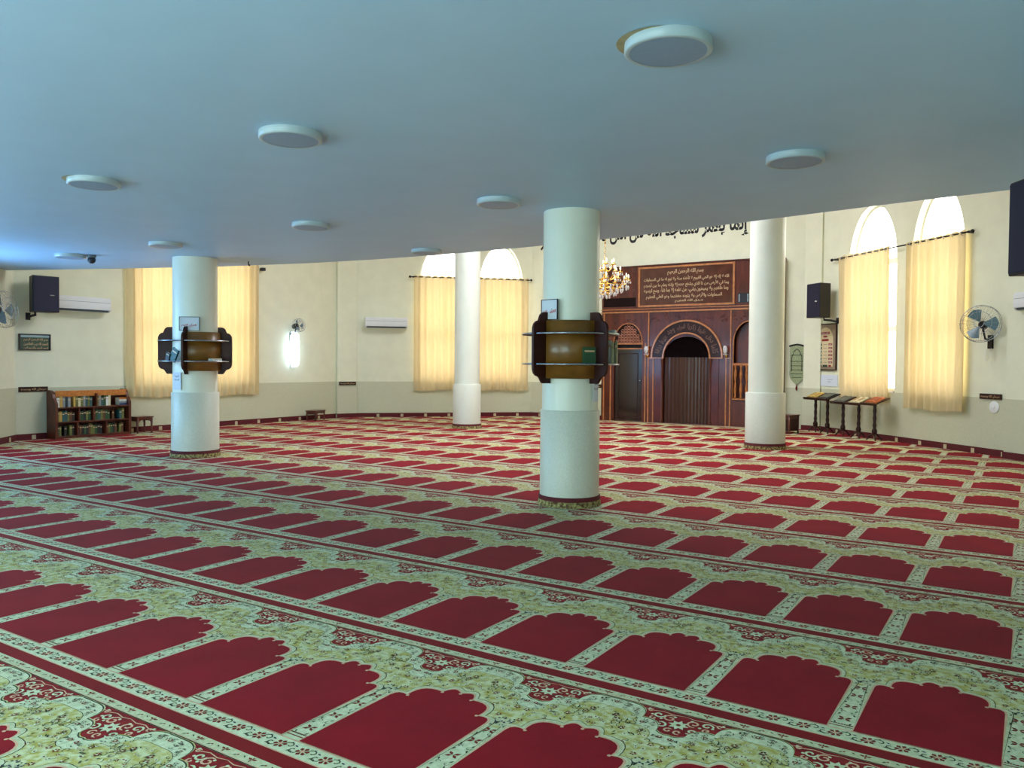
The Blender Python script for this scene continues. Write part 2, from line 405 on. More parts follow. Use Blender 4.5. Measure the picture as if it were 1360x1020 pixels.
    c.rect(-H,H,1.080,1.150,STR,5); c.rect(-H,H,1.150,1.156,PNK,5); c.rect(-H,H,1.156,1.243,PAL,5); c.rect(-H,H,1.243,1.25,PNK,5)
    c.fl = True
    for k in range(4):
        x = -H+PER*(k+.5)/4
        c.leaf(x,1.057,.024,.35,BRN,6,.5); c.leaf(x,1.057,.024,PI-.35,BRN,6,.5); c.leaf(x,1.057,.018,PI/2,BRN,6,.5); c.leaf(x,1.057,.018,-PI/2,BRN,6,.5)
        c.leaf(x+.055,1.044,.022,.8,GRN,6); c.leaf(x-.05,1.066,.02,-.6,GRN,6); c.disc(x+.074,1.058,.005,BRN,6,6)
    q = 5
    for k in range(q):
        x = -H+PER*(k+.5)/q; y = 1.20
        c.flower(x,y,.030,6,BRN,6,PNK,.3)
        c.spiral(x+.04,y+.010,.024,PI,.85,.0055,GRN,6,8,-1); c.spiral(x-.04,y-.008,.024,0,.85,.0055,GRN,6,8,-1)
        c.leaf(x+.055,y-.026,.024,.5,GRN,6,.4); c.leaf(x-.06,y+.022,.022,-.3,NAV,6,.4); c.leaf(x+.03,y+.024,.018,.9,GRN,6,.4); c.leaf(x-.03,y-.030,.018,2.4,GRN,6,.4)
    c.fl = False
    return c
cell = make_cell()
def cell_arrays(fine):
    idx = [i for i in range(len(cell.f)) if fine or not cell.fine[i]]
    return [cell.f[i] for i in idx], [cell.m[i] for i in idx]
V0 = np.array(cell.v)
ROWX = {1:-.002,2:.003,3:-.021,4:-.034,5:-.01,6:-.026,7:-.024,8:.034,9:.014,0:.05}
def xspan(y):
    xs = []
    n = len(ROOM)
    for i in range(n):
        (ax,ay),(bx,by) = ROOM[i], ROOM[(i+1)%n]
        if (ay-y)*(by-y) < 0 or ay == y: xs.append(ax+(bx-ax)*(y-ay)/(by-ay) if ay != by else ax)
    return (min(xs), max(xs)) if xs else None
def half_planes():
    out = []; n = len(ROOM)
    return out
edges = [(ROOM[i], ROOM[(i+1)%len(ROOM)]) for i in range(len(ROOM))]
def row_mesh(row, z=0.0):
    y0 = row*ROWD-.0; y1 = y0+ROWD; x_off = ROWX.get(row, .01*math.sin(row*7))
    ya, yb = max(y0,-3.4+1e-4), min(y1, 16.5-1e-4)
    a = [xspan(y) for y in (ya,yb)]; ins = (max(q[0] for q in a), min(q[1] for q in a)); outs = (min(q[0] for q in a), max(q[1] for q in a))
    for v in (5.0,12.95,11.75,1.5):
        if ya < v < yb:
            q = xspan(v+1e-6); ins = (max(ins[0],q[0]),min(ins[1],q[1])); outs = (min(outs[0],q[0]), max(outs[1],q[1]))
    F, Mx = cell_arrays(row <= 9)
    c0 = x_off-PER/2+.047     # centre of column 0 niche
    i0 = int(math.floor((outs[0]-c0)/PER-.5)); i1 = int(math.ceil((outs[1]-c0)/PER+.5))
    full = []; part = []
    cut_y = y0 < -3.4 or y1 > 16.5
    for i in range(i0,i1+1):
        xl, xr = c0+i*PER-PER/2, c0+i*PER+PER/2
        if xr <= outs[0] or xl >= outs[1]: continue
        (full if xl >= ins[0] and xr <= ins[1] and not cut_y else part).append(c0+i*PER)
    verts = []; faces = []; mats = []; o = 0
    for cx in full:
        V = V0+np.array((cx,y0,0)); verts.append(V)
        faces += [tuple(k+o for k in f) for f in F]; mats += Mx; o += len(V)
    if part:
        bm = bmesh.new()
        for cx in part:
            vs = [None]*len(V0)
            for f, m in zip(F, Mx):
                for k in f:
                    if vs[k] is None: vs[k] = bm.verts.new((V0[k][0]+cx, V0[k][1]+y0, V0[k][2]))
                fc = bm.faces.new([vs[k] for k in f]); fc.material_index = m
        for (ax,ay),(bx,by) in edges:
            # clip against walls touching this row (room is convex)
            if min(ay,by) > y1 or max(ay,by) < y0: continue
            nrm = Vector((-(by-ay), bx-ax, 0)).normalized()   # boundary runs clockwise: outside is to the left
            bmesh.ops.bisect_plane(bm, geom=bm.verts[:]+bm.edges[:]+bm.faces[:], plane_co=(ax,ay,0), plane_no=nrm, clear_outer=True)
        bm.verts.ensure_lookup_table(); bm.verts.index_update()
        pv = np.array([v.co[:] for v in bm.verts]).reshape(-1,3)
        for f in bm.faces: faces.append(tuple(v.index+o for v in f.verts)); mats.append(f.material_index)
        if len(pv): verts.append(pv)
        o += len(pv); bm.free()
    me = bpy.data.meshes.new('carpet_strip'); me.from_pydata(np.concatenate(verts).tolist(), [], faces)
    for m in CM: me.materials.append(m)
    me.polygons.foreach_set('material_index', mats); me.update()
    ob = bpy.data.objects.new('carpet_strip', me); COL.objects.link(ob); ob.parent = floor
    return ob
for row in range(-3, 14): row_mesh(row)

# ---- walls
def ogive(cx, hw, z0, zs, rise, n=10):
    """pointed-arch opening outline (x,z), counter-clockwise from lower left"""
    pts = [(cx-hw,z0),(cx+hw,z0)]; f = lambda t: (math.cos(t)**.92*hw, rise*(1-(math.cos(t)**.92)**2.1)**.52)
    for i in range(n): x, z = f(PI/2*i/n); pts.append((cx+x, zs+z))
    pts.append((cx, zs+rise))
    for i in range(n-1,-1,-1): x, z = f(PI/2*i/n); pts.append((cx-x, zs+z))
    return pts
def rect_hole(x0,x1,z0,z1): return [(x0,z0),(x1,z0),(x1,z1),(x0,z1)]
def make_wall(name, a, b, holes, h, loc_z=0, T=.3):
    """wall from a to b, seen from the room with a at left; local -y faces the room"""
    a, b = Vector(a), Vector(b); L = (b-a).length; rz = math.atan2(b.y-a.y, b.x-a.x)
    outer = [(0,0),(L,0),(L,h),(0,h)]
    loops = [outer]+holes; flat = [p for lp in loops for p in lp]; n = len(flat)
    tri = tessellate_polygon([[Vector((p[0],p[1],0)) for p in lp] for lp in loops])
    m = MB(); vs = [(p[0],0,p[1]) for p in flat]+[(p[0],T,p[1]) for p in flat]
    fs = []
    for t in tri:
        p0,p1,p2 = (flat[i] for i in t); ar = (p1[0]-p0[0])*(p2[1]-p0[1])-(p1[1]-p0[1])*(p2[0]-p0[0])
        t = t if ar > 0 else t[::-1]; fs.append(tuple(t)); fs.append((t[2]+n,t[1]+n,t[0]+n))
    k = 0
    for li, lp in enumerate(loops):
        q = len(lp)
        for i in range(q):
            j = (i+1)%q; f = (k+i, k+i+n, k+j+n, k+j); fs.append(f if li == 0 else f[::-1])
        k += q
    m.add(vs, fs); o = struct(m.build(name, M_WALL, loc=(a.x,a.y,loc_z), rz=rz, recalc=False)); return o, L
WALLS = {}
SILL, SPRING, RISE = .95, 3.45, 1.15
winL = [(7.25-5.0, 8.55-5.0), (8.85-5.0, 10.05-5.0)]
winM = [(1.98,3.20),(3.56,4.78)]
winR = [(1.20,2.66),(3.08,4.34)]
def wh(ws): return [ogive((a+b)/2,(b-a)/2,SILL,SPRING,RISE) for a,b in ws]
WALLS['wall_left'] = make_wall('wall_left', (-14.9,5.0), (-14.9,12.95), wh(winL), H_TOP)[0]
WALLS['wall_front_left'] = make_wall('wall_front_left', (-14.9,12.95), (-11.35,16.5), wh(winM), H_TOP)[0]
WALLS['wall_front'] = make_wall('wall_front', (-11.35,16.5), (-4.0,16.5), [], H_TOP)[0]
WALLS['wall_front_right'] = make_wall('wall_front_right', (-4.0,16.5), (.75,11.75), wh(winR), H_TOP)[0]
make_wall('wall_right', (.75,11.75), (.75,-3.4), [], H_TOP)
make_wall('wall_back', (.75,-3.4), (-11.4,-3.4), [rect_hole(1.2,4.9,.1,2.75), rect_hole(6.4,10.1,.1,2.75)], H_TOP)
make_wall('wall_back_left', (-11.4,-3.4), (-11.4,1.5), [rect_hole(1.4,3.8,.9,2.5)], H_TOP)
make_wall('wall_left_rear', (-11.4,1.5), (-14.9,5.0), [rect_hole(1.0,2.9,.9,2.5)], H_TOP)

RZ = {'wall_left':PI/2, 'wall_front_left':PI/4, 'wall_front':0, 'wall_front_right':-PI/4, 'wall_left_rear':math.atan2(3.5,-3.5)}
ORG = {'wall_left':(-14.9,5.0), 'wall_front_left':(-14.9,12.95), 'wall_front':(-11.35,16.5), 'wall_front_right':(-4.0,16.5), 'wall_left_rear':(-11.4,1.5)}
def wpos(wall, s, z, out=0):
    a = RZ[wall]; o = ORG[wall]
    return (o[0]+math.cos(a)*s+math.sin(a)*out, o[1]+math.sin(a)*s-math.cos(a)*out, z)

# dado panels and skirting on every wall
def dado(suffix, a, b, s0=0, s1=None):
    a, b = Vector(a), Vector(b); L = (b-a).length; rz = math.atan2(b.y-a.y,b.x-a.x); s1 = L if s1 is None else s1
    m = MB(); m.box(s0,s1,-.012,.0,.0,.93); struct(m.build('trim_'+str(suffix), M_WAINS, loc=(a.x,a.y,0), rz=rz))
def skirt(side, a, b, s0=0, s1=None):
    a, b = Vector(a), Vector(b); L = (b-a).length; rz = math.atan2(b.y-a.y,b.x-a.x); s1 = L if s1 is None else s1
    m = MB(); m.box(s0,s1,-.030,-.012,.0,.11); o = struct(m.build('baseboard_'+side, M_SKIRT, loc=(a.x,a.y,0), rz=rz))
    t = MB(); s = s0+.3
    while s < s1-.1: t.flat = 1; t.box(s-.035,s+.035,-.034,-.029,.01,.085); s += .62
    t.build('woven_motif', M_SKTAB, parent=o)
segs = [('left',(-14.9,5.0),(-14.9,12.95)),('front_left',(-14.9,12.95),(-11.35,16.5)),('front',(-11.35,16.5),(-4.0,16.5)),
        ('front_right',(-4.0,16.5),(.75,11.75)),('right',(.75,11.75),(.75,-3.4)),('back_left',(-11.4,-3.4),(-11.4,1.5)),('left_rear',(-11.4,1.5),(-14.9,5.0))]
for i, (nm,a,b) in enumerate(segs):
    if nm == 'front':
        dado(i+1,a,b,0,2.2); dado(30,a,b,6.75,7.35); skirt(nm,a,b,0,2.2)
    else: dado(i+1,a,b); skirt(nm,a,b)

# corner pilasters
def pilaster(n, p, rz, wd, dp):
    m = MB(); m.box(-wd/2,wd/2,-dp,dp,0,H_TOP); o = struct(m.build('trim_%d' % n, M_WALL, loc=(p[0],p[1],0), rz=rz))
    d = MB(); d.box(-wd/2-.012,wd/2+.012,-dp-.012,-dp+.001,0,.93); d.build('dado_panel', M_WAINS, parent=o)
    k = MB(); k.box(-wd/2-.02,wd/2+.02,-dp-.030,-dp-.012,0,.11); k.build('skirting_strip', M_SKIRT, parent=o)
pilaster(10, (-14.83,13.0), PI*3/8, .52, .12)
pilaster(11, (-3.97,16.42), -PI/8, .42, .10)
pilaster(12, wpos('wall_front_right',5.62,0,.06), -PI/4, .44, .07)

# ---- windows: frame, panes
WN = [0]
def arch_window(wall, s0, s1):
    WN[0] += 1; cx = (s0+s1)/2; hw = (s1-s0)/2
    root = bpy.data.objects.new('window_%d' % WN[0], None); COL.objects.link(root); root.location = wpos(wall,cx,0,0); root.rotation_euler = (0,0,RZ[wall]); struct(root)
    y0, y1 = .14, .19
    out = ogive(0,hw,SILL,SPRING,RISE); inn = ogive(0,hw-.05,SILL+.05,SPRING,RISE-.05)
    m = MB(); n = len(out)
    vs = [(p[0],y0,p[1]) for p in out]+[(p[0],y0,p[1]) for p in inn]+[(p[0],y1,p[1]) for p in out]+[(p[0],y1,p[1]) for p in inn]
    fs = []
    for i in range(n):
        j = (i+1)%n; fs += [(i,j,n+j,n+i),(2*n+i,3*n+i,3*n+j,2*n+j),(n+i,n+j,3*n+j,3*n+i),(i,2*n+i,2*n+j,j)]
    m.add(vs, fs); m.build('window_frame', M_FRAMEW, parent=root)
    for z in (2.15, SPRING):
        b = MB(); b.box(-hw+.045,hw-.045,y0-.02,y1-.003,z-.055,z+.055); b.build('transom', M_FRAMEW, parent=root)
    b = MB(); b.box(-.025,.025,y0+.003,y1-.003,SILL+.04,SPRING-.03); b.build('mullion', M_FRAMEW, parent=root)
    p = MB(); p.prism(ogive(0,hw-.052,SILL+.052,SPRING,RISE-.052), y0+.02, y0+.026); p.build('frosted_pane', M_PANE, parent=root)
    s = MB(); s.box(-hw-.0,hw+.0,-.03,.14,SILL-.03,SILL); s.build('window_sill', M_FRAMEW, parent=root)
for wall, ws in (('wall_left',winL),('wall_front_left',winM),('wall_front_right',winR)):
    for a, b in ws: arch_window(wall, a, b)
def plain_window(a, rz, x0, x1, z0, z1, pm, bars, door=False):
    WN[0] += 1
    root = bpy.data.objects.new(('door_%d' if door else 'window_%d') % WN[0], None); COL.objects.link(root); root.location = (a[0],a[1],0); root.rotation_euler = (0,0,rz); struct(root)
    m = MB(); f = .06
    m.box(x0,x1,.12,.18,z0,z0+f); m.box(x0,x1,.12,.18,z1-f,z1); m.box(x0,x0+f,.12,.18,z0,z1); m.box(x1-f,x1,.12,.18,z0,z1)
    for k in range(1,bars): x = x0+(x1-x0)*k/bars; m.box(x-.025,x+.025,.125,.175,z0,z1)
    m.build('frame', M_FRAMEW, parent=root)
    p = MB(); p.box(x0+.03,x1-.03,.145,.155,z0+.03,z1-.03); p.build('glass_pane', pm, parent=root)
plain_window((.75,-3.4), PI, 1.2,4.9,.1,2.75, M_REAR, 4, True)
plain_window((.75,-3.4), PI, 6.4,10.1,.1,2.75, M_REAR, 4, True)
plain_window((-11.4,-3.4), PI/2, 1.4,3.8,.9,2.5, M_SIDE, 3)
plain_window((-11.4,1.5), math.atan2(3.5,-3.5), 1.0,2.9,.9,2.5, M_SIDE, 3)

# ---- ceilings
EDGE = [(-14.9,4.70),(-13.95,5.08),(-12.4,5.72),(-10.9,6.28),(-9.4,6.66),(-8.2,6.84),(-7.0,6.92),(-5.8,6.92),(-4.6,6.84),(-3.3,6.66),(-2.2,6.44),(-1.0,6.22),(0,6.08),(.75,6.0)]
mb = MB(); mb.prism(EDGE+[(.75,-3.4),(-11.4,-3.4),(-11.4,1.5),(-14.6,4.7)], H_LOW, H_LOW+.35, axis='z')
low = struct(mb.build('ceiling', M_CEIL))
mb = MB()
SKY = [(-6.93+2.6*math.cos(PI/8+PI/4*k), 10.4+2.6*math.sin(PI/8+PI/4*k)) for k in range(8)]
tri = tessellate_polygon([[Vector((x,y,0)) for x,y in ROOM],[Vector((x,y,0)) for x,y in SKY]])
fl = ROOM+SKY
mb.add([(x,y,H_TOP) for x,y in fl]+[(x,y,H_TOP+.2) for x,y in fl], [tuple(t) for t in tri]+[tuple(i+len(fl) for i in t) for t in tri])
struct(mb.build('ceiling_upper', M_ROOF))
rl = bpy.data.objects.new('window_20', None); COL.objects.link(rl); rl.location = (-6.93,10.4,H_TOP); struct(rl)  # skylight out of view, added to brighten the hall from above
for k in range(8):
    a, b = [(SKY[k][0]+6.93,SKY[k][1]-10.4),(SKY[(k+1)%8][0]+6.93,SKY[(k+1)%8][1]-10.4)]
    m = MB(); m.prism([(0,0),a,b], .02, .04, axis='z'); m.build('added_roof_pane', M_ADDED_SKYL, parent=rl)
    m = MB(); m.tube([(0,0,.0),(a[0],a[1],.0)], .03, 6); m.build('added_glazing_bar', M_FRAMEW, parent=rl)

# ================================================================== columns
M_COLLAR = carpet_mat('carpet_collar_weave', (168,158,104), (84,60,44), 34)
def column(x, y, r, rw, top, label):
    t = thing('column', label, 'column', (x,y,0), 0, 'round columns of the hall')
    m = MB(); m.lathe([(r,.93),(r,top)], 48, cap=False); m.build('shaft', M_COL, t)
    m = MB(); m.lathe([(rw,.10),(rw,.955),(rw-.008,.962),(r,.962)], 48, cap=False); m.build('dado_cladding', M_COLW, t)
    m = MB(); m.lathe([(rw+.012,.06),(rw+.014,.10),(rw,.105)], 48, cap=False); m.build('red_band', M_SKIRT, t)
    m = MB(); m.lathe([(rw+.024,.004),(rw+.014,.062)], 48, cap=False)
    m.build('carpet_collar', M_COLLAR, t)
    return t
CC = (-3.87,5.09); CL = (-10.45,5.44); CMd = (-10.33,12.16); CR = (-3.77,11.85)
column(*CC, .284, .300, H_LOW, 'thick cream round column in the foreground with a wooden book rack around it')
column(*CL, .315, .338, H_LOW, 'cream round column at left with a wooden book rack in front of the beige curtains')
column(*CMd, .275, .305, H_TOP, 'tall bare cream column standing before the two centre arched windows')
column(*CR, .290, .332, H_TOP, 'tall bare white column standing in front of the right end of the wooden niche wall')

def ang_to_cam(c): return math.atan2(CAM.y-c[1], CAM.x-c[0])
def bracket_outline(ri):
    return [(ri,1.23),(.385,1.23),(.400,1.245),(.425,1.285),(.440,1.297),(.470,1.305),(.497,1.33),(.510,1.37),(.512,1.43),(.512,1.72),(.510,1.78),(.495,1.815),(.470,1.838),(.440,1.845),(.430,1.87),(.415,1.905),(.39,1.925),(.365,1.93),(ri,1.93)]
def rack(c, r, base_deg, k_scale, label, panels):
    a0 = ang_to_cam(c)+math.radians(base_deg)
    t = thing('column_book_rack', label, 'book rack', (c[0],c[1],0), a0)
    for k in range(4):
        M = Matrix.Rotation(k*PI/2,4,'Z')
        m = MB(); m.prism([(p[0]*k_scale if p[0] > .3 else p[0], p[1]) for p in bracket_outline(r)], -.016, .016, 0, M, 'y'); m.build('bracket', M_RACK, t, bevel=.003)
    for z in (1.42,1.72):
        m = MB(); R = .485*k_scale
        m.lathe([(r+.004,z-.006),(R,z-.006),(R,z+.006),(r+.004,z+.006),(r+.004,z-.006)], 48, cap=False)
        s = m.build('shelf', M_RACK, t)
        q = MB(); q.lathe([(R,z-.009),(R+.008,z-.009),(R+.008,z+.009),(R,z+.009),(R,z-.009)], 48, cap=False); q.build('metal_edge', M_STEEL, s)
    for p in panels:
        m = MB(); R = r+.055
        m.lathe([(R,1.28),(R+.012,1.28),(R+.012,1.85),(R,1.85),(R,1.28)], 16, cap=False, a0=p*PI/2+.05, a1=(p+1)*PI/2-.05)
        m.build('curved_panel', M_RACKP, t)
    return a0
aC = rack(CC, .286, -46, 1.0, 'dark scalloped wooden book rack with steel-edged round shelves on the foreground column', [0])
aL = rack(CL, .317, -109, 1.06, 'dark scalloped wooden book rack around the left column before the curtains', [1])

# ---- loose books on the racks
BOOKC = {'green':(34,74,44),'white':(212,214,206),'cream':(206,198,160),'brown':(96,58,34),'olive':(104,106,50),'blue':(48,66,110),
         'red':(120,34,34),'orange':(196,110,44),'black':(26,28,30),'grey':(130,136,136),'teal':(40,84,84),'gold':(186,150,70)}
def book_proto(col):
    """upright book: spine faces local -y, thickness along x; unit size, scaled through the object"""
    m = MB(); m.box(-.5,.5,-.5,-.46,0,1); m.box(-.5,-.42,-.46,.5,0,1); m.box(.42,.5,-.46,.5,0,1)
    r = m.build('book', mat('book_cover_'+col, BOOKC[col], .5, noise=.15, nscale=6))
    p = MB(); p.box(-.42,.42,-.46,.47,.02,.98); p.build('pages', mat('book_pages', (214,206,180), .9, noise=.08, nscale=80, stretch=(60,1,1)), r)
    g = MB(); g.box(-.40,.40,-.506,-.5,.70,.80); g.build('spine_label', M_GILT, r)
    return r
PROTO = {}
def book(col, loc, rz, th, h, d, label, group, tilt=0, flat=False):
    if col not in PROTO: PROTO[col] = o = book_proto(col)
    else:
        o = PROTO[col].copy(); COL.objects.link(o)
        for ch in PROTO[col].children: q = ch.copy(); COL.objects.link(q); q.parent = o
    o.scale = (th,d,h); o.location = loc
    o.rotation_euler = (0, PI/2 if flat else tilt, rz)
    tag(o, label, 'book', group); return o
def on_rack(c, rel_deg, rad, z, col, th, h, d, label, tilt=0, turn=0):
    a = ang_to_cam(c)+math.radians(rel_deg)
    return book(col, (c[0]+rad*math.cos(a), c[1]+rad*math.sin(a), z), a+PI/2+turn, th, h, d, label, 'books on the column racks', tilt)
for rad,col,th,h,l in [(.335,'black',.035,.22,'black book nearest the column on the right side of the foreground rack'),
                       (.368,'white',.022,.205,'thin white book on the right side of the foreground column rack'),
                       (.400,'white',.026,.235,'tallest white book on the right side of the foreground column rack'),
                       (.430,'cream',.028,.215,'cream book on the right side of the foreground column rack'),
                       (.462,'olive',.016,.23,'thin olive book at the outer end of the foreground column rack')]:
    on_rack(CC, 82, rad, 1.428, col, th, h, .13, l, turn=-PI/2)
on_rack(CC, 24, .435, 1.427, 'green', .13, .16, .03, 'dark green book standing against the curved panel of the foreground rack')
on_rack(CC, 80, .40, 1.727, 'white', .14, .035, .12, 'white box file lying on the top shelf at the right of the foreground rack')
on_rack(CL, -48, .42, 1.428, 'teal', .12, .19, .03, 'dark teal book leaning in the left opening of the left column rack', .5)
on_rack(CL, -60, .43, 1.428, 'black', .10, .12, .03, 'black book leaning low in the left opening of the left column rack', .3)
on_rack(CL, 38, .44, 1.428, 'white', .16, .035, .10, 'white book lying flat on the lower shelf of the left column rack')

# ---- framed notices and papers on the columns
def notice(c, rel, z, w_, h_, r, words, label, m=M_PAPER, frame=True, inkm=M_REDINK, name='notice'):
    a = ang_to_cam(c)+math.radians(rel)
    t = thing(name, label, name, (c[0]+r*math.cos(a), c[1]+r*math.sin(a), z), a+PI/2)
    b = MB(); b.box(-w_/2,w_/2,-.004,.0,-h_/2,h_/2); b.build('sheet', m, t)
    if frame:
        f = MB()
        for x0,x1,z0,z1 in ((-w_/2-.006,w_/2+.006,h_/2,h_/2+.006),(-w_/2-.006,w_/2+.006,-h_/2-.006,-h_/2),(-w_/2-.006,-w_/2,-h_/2,h_/2),(w_/2,w_/2+.006,-h_/2,h_/2)): f.box(x0,x1,-.010,.002,z0,z1)
        f.build('thin_frame', M_DARKM, t)
    for (txt, x, zz, ww, hh) in words: lettering('lettering', txt, inkm, t, ww, hh, (x,-.0055,zz), .035)
    return t
notice(CC, -40, 1.955, .20, .19, .325, [('القرآن',.045,-.015,.075,.045),('الكريم',-.06,-.02,.06,.035)], 'small white sign with red lettering above the rack of the foreground column')
notice(CL, -13, 1.965, .27, .19, .35, [('القرآن',.05,-.02,.10,.04),('الكريم',-.06,-.022,.09,.035)], 'small white sign with red lettering above the rack of the left column')
notice(CC, 58, 1.16, .10, .22, .295, [('تنبيه',0,.07,.06,.03),('الصلاة',0,.02,.07,.025)], 'white paper sheet taped under the rack of the foreground column', frame=False, inkm=M_GREY, name='paper_sheet')
notice(CL, -50, 1.13, .17, .25, .325, [('تنبيه',0,.07,.09,.03),('الصلاة',0,.02,.1,.025)], 'white paper sheet taped under the rack of the left column', frame=False, inkm=M_GREY, name='paper_sheet')

# ================================================================== mihrab wall
mih = thing('mihrab_panelling', 'glossy mahogany niche wall with arched centre, side door and inscription panel', 'niche wall', (-6.88,16.5,0))
FY = -.2
def ring_prism(mb, cx, cz, r0, r1, a0, a1, y0, y1, n=28, mi=0):
    vs = []; fs = []
    for i in range(n+1):
        a = a0+(a1-a0)*i/n
        for r in (r0,r1):
            for y in (y0,y1): vs.append((cx+r*math.cos(a), y, cz+r*math.sin(a)))
    for i in range(n):
        o = i*4; p = o+4
        fs += [(o,p,p+2,o+2),(o+1,o+3,p+3,p+1),(o,o+1,p+1,p),(o+2,p+2,p+3,o+3)]
    fs += [(0,2,3,1),(n*4,n*4+1,n*4+3,n*4+2)]
    mb.add(vs, fs, mi)
def holed(name, outer, holes, y0, y1, m, parent):
    loops = [outer]+holes; flat = [p for lp in loops for p in lp]; n = len(flat)
    tri = tessellate_polygon([[Vector((p[0],p[1],0)) for p in lp] for lp in loops])
    b = MB(); fs = [tuple(t) for t in tri]+[tuple(i+n for i in t) for t in tri]; k = 0
    for lp in loops:
        for i in range(len(lp)): j = (i+1)%len(lp); fs.append((k+i,k+j,k+j+n,k+i+n))
        k += len(lp)
    b.add([(p[0],y0,p[1]) for p in flat]+[(p[0],y1,p[1]) for p in flat], fs); return b.build(name, m, parent)
def arch_hole(cx, hw, z0, zs, rise, n=12): return ogive(cx, hw, z0, zs, rise, n)
round_arch = [(-.58,.02),(.58,.02)]+[(.58*math.cos(PI*i/20), 1.6+.50*math.sin(PI*i/20)) for i in range(21)]
holed('lower_facade', [(-2.25,0.0),(2.25,0.0),(2.25,2.72),(-2.25,2.72)],
      [arch_hole(-1.52,.38,.02,1.95,.48), round_arch, arch_hole(1.52,.38,.60,1.95,.48)], FY, FY+.05, M_WOOD, mih)
b = MB(); b.box(-2.25,2.25,FY,-.01,2.72,3.84); b.build('upper_facade', M_WOOD, mih)
for x in (-2.25,2.2): b = MB(); b.box(x,x+.05,FY+.05,0,0,2.72); b.build('side_return', M_WOODD, mih)
b = MB(); b.box(-2.24,2.24,-.03,-.005,0,2.72); b.build('backing_board', M_WOODD, mih)
# carved relief over the upper facade
def swirls(name, x0, x1, z0, z1, n, seed, m, y, rr=(.03,.07), w_=.006):
    rn = random.Random(seed); b = MB()
    for i in range(n):
        cx, cz, r = rn.uniform(x0,x1), rn.uniform(z0,z1), rn.uniform(*rr); a0 = rn.uniform(0,6.28); fl = rn.choice((-1,1))
        pts = [(cx+r*(1-.8*t/10)*math.cos(a0+fl*t*.6), y, cz+r*(1-.8*t/10)*math.sin(a0+fl*t*.6)) for t in range(11)]
        b.tube(pts, w_, 4)
    return b.build(name, m, mih)
swirls('carved_scrollwork', -2.1,-1.3,3.25,3.78,26,1,M_WOOD,FY-.001)
swirls('carved_scrollwork', -1.9,1.9,2.46,2.66,46,2,M_WOOD,FY-.001,(.03,.06))
swirls('carved_scrollwork', 1.3,2.1,2.45,2.65,10,5,M_WOOD,FY-.001,(.03,.06))
# inscription panel
ip = MB(); ip.box(-1.20,1.10,FY-.012,FY,2.88,3.76); ipo = ip.build('inscription_panel', M_CALBG, mih)
def frame_mb(x0,x1,z0,z1,t,y0,y1):
    m = MB(); m.box(x0,x1,y0,y1,z0,z0+t); m.box(x0,x1,y0,y1,z1-t,z1); m.box(x0,x0+t,y0,y1,z0+t,z1-t); m.box(x1-t,x1,y0,y1,z0+t,z1-t); return m
frame_mb(-1.25,1.15,2.83,3.81,.045,FY-.03,FY+.0).build('gilt_frame', M_TRIMW, ipo)
LINES = [('بسم الله الرحمن الرحيم',.0,3.65,.90,.14),('الله لا إله إلا هو الحي القيوم لا تأخذه سنة ولا نوم له ما في السماوات',0,3.49,2.12,.135),
         ('وما في الأرض من ذا الذي يشفع عنده إلا بإذنه يعلم ما بين أيديهم',0,3.35,2.12,.135),
         ('وما خلفهم ولا يحيطون بشيء من علمه إلا بما شاء وسع كرسيه',0,3.21,2.10,.135),('السماوات والأرض ولا يئوده حفظهما وهو العلي العظيم',-.05,3.07,1.9,.135),('صدق الله العظيم',.1,2.955,.7,.08)]
for tx,x,z,ww,hh in LINES: lettering('inscription_line', tx, M_GILT, ipo, ww, hh, (x-.05,FY-.014,z), .022)
# dark glazed slots beside it and cornices
b = MB(); b.box(-2.2,-1.32,FY-.006,FY,2.86,3.08); b.build('dark_slot', MATS['niche_dark'] if 'niche_dark' in MATS else mat('slot_dark',(26,12,10),.5,spec=.1), mih)
b = MB(); b.box(1.22,2.2,FY-.006,FY,2.86,3.08); b.build('dark_slot', M_BLACK, mih)
b = MB()
for x in (1.24,1.44,1.70,1.96): b.box(x,x+.03,FY-.012,FY-.006,2.88,3.06)
b.build('slot_glass_edges', M_STEEL, mih)
for z,h,pr in ((2.70,.035,.03),(2.78,.02,.015),(3.83,.03,.03)):
    b = MB(); b.box(-2.27,2.27,FY-pr,FY,z,z+h); b.build('cornice', M_TRIMW if z < 3 else M_WOOD, mih, bevel=.004)
# light mouldings
def vm(x, z0, z1, w_=.028, pr=.018): 
    b = MB(); b.box(x-w_/2,x+w_/2,FY-pr,FY,z0,z1); b.build('moulding', M_TRIMW, mih, bevel=.004)
for x,z0,z1 in [(-2.18,0,2.7),(-1.99,0,1.95),(-1.05,0,1.95),(-.97,1.6,2.7),(.97+.10,1.6,2.7),(-.97,0,1.58),(-.84,0,1.58),(.97,0,1.58),(1.07,0,1.58),(2.1,0,2.7)]: vm(x,z0,z1)
b = MB(); b.box(-.99,-.80,FY-.02,FY,1.57,1.60); b.box(.95,1.09,FY-.02,FY,1.57,1.60); b.build('moulding', M_TRIMW, mih)
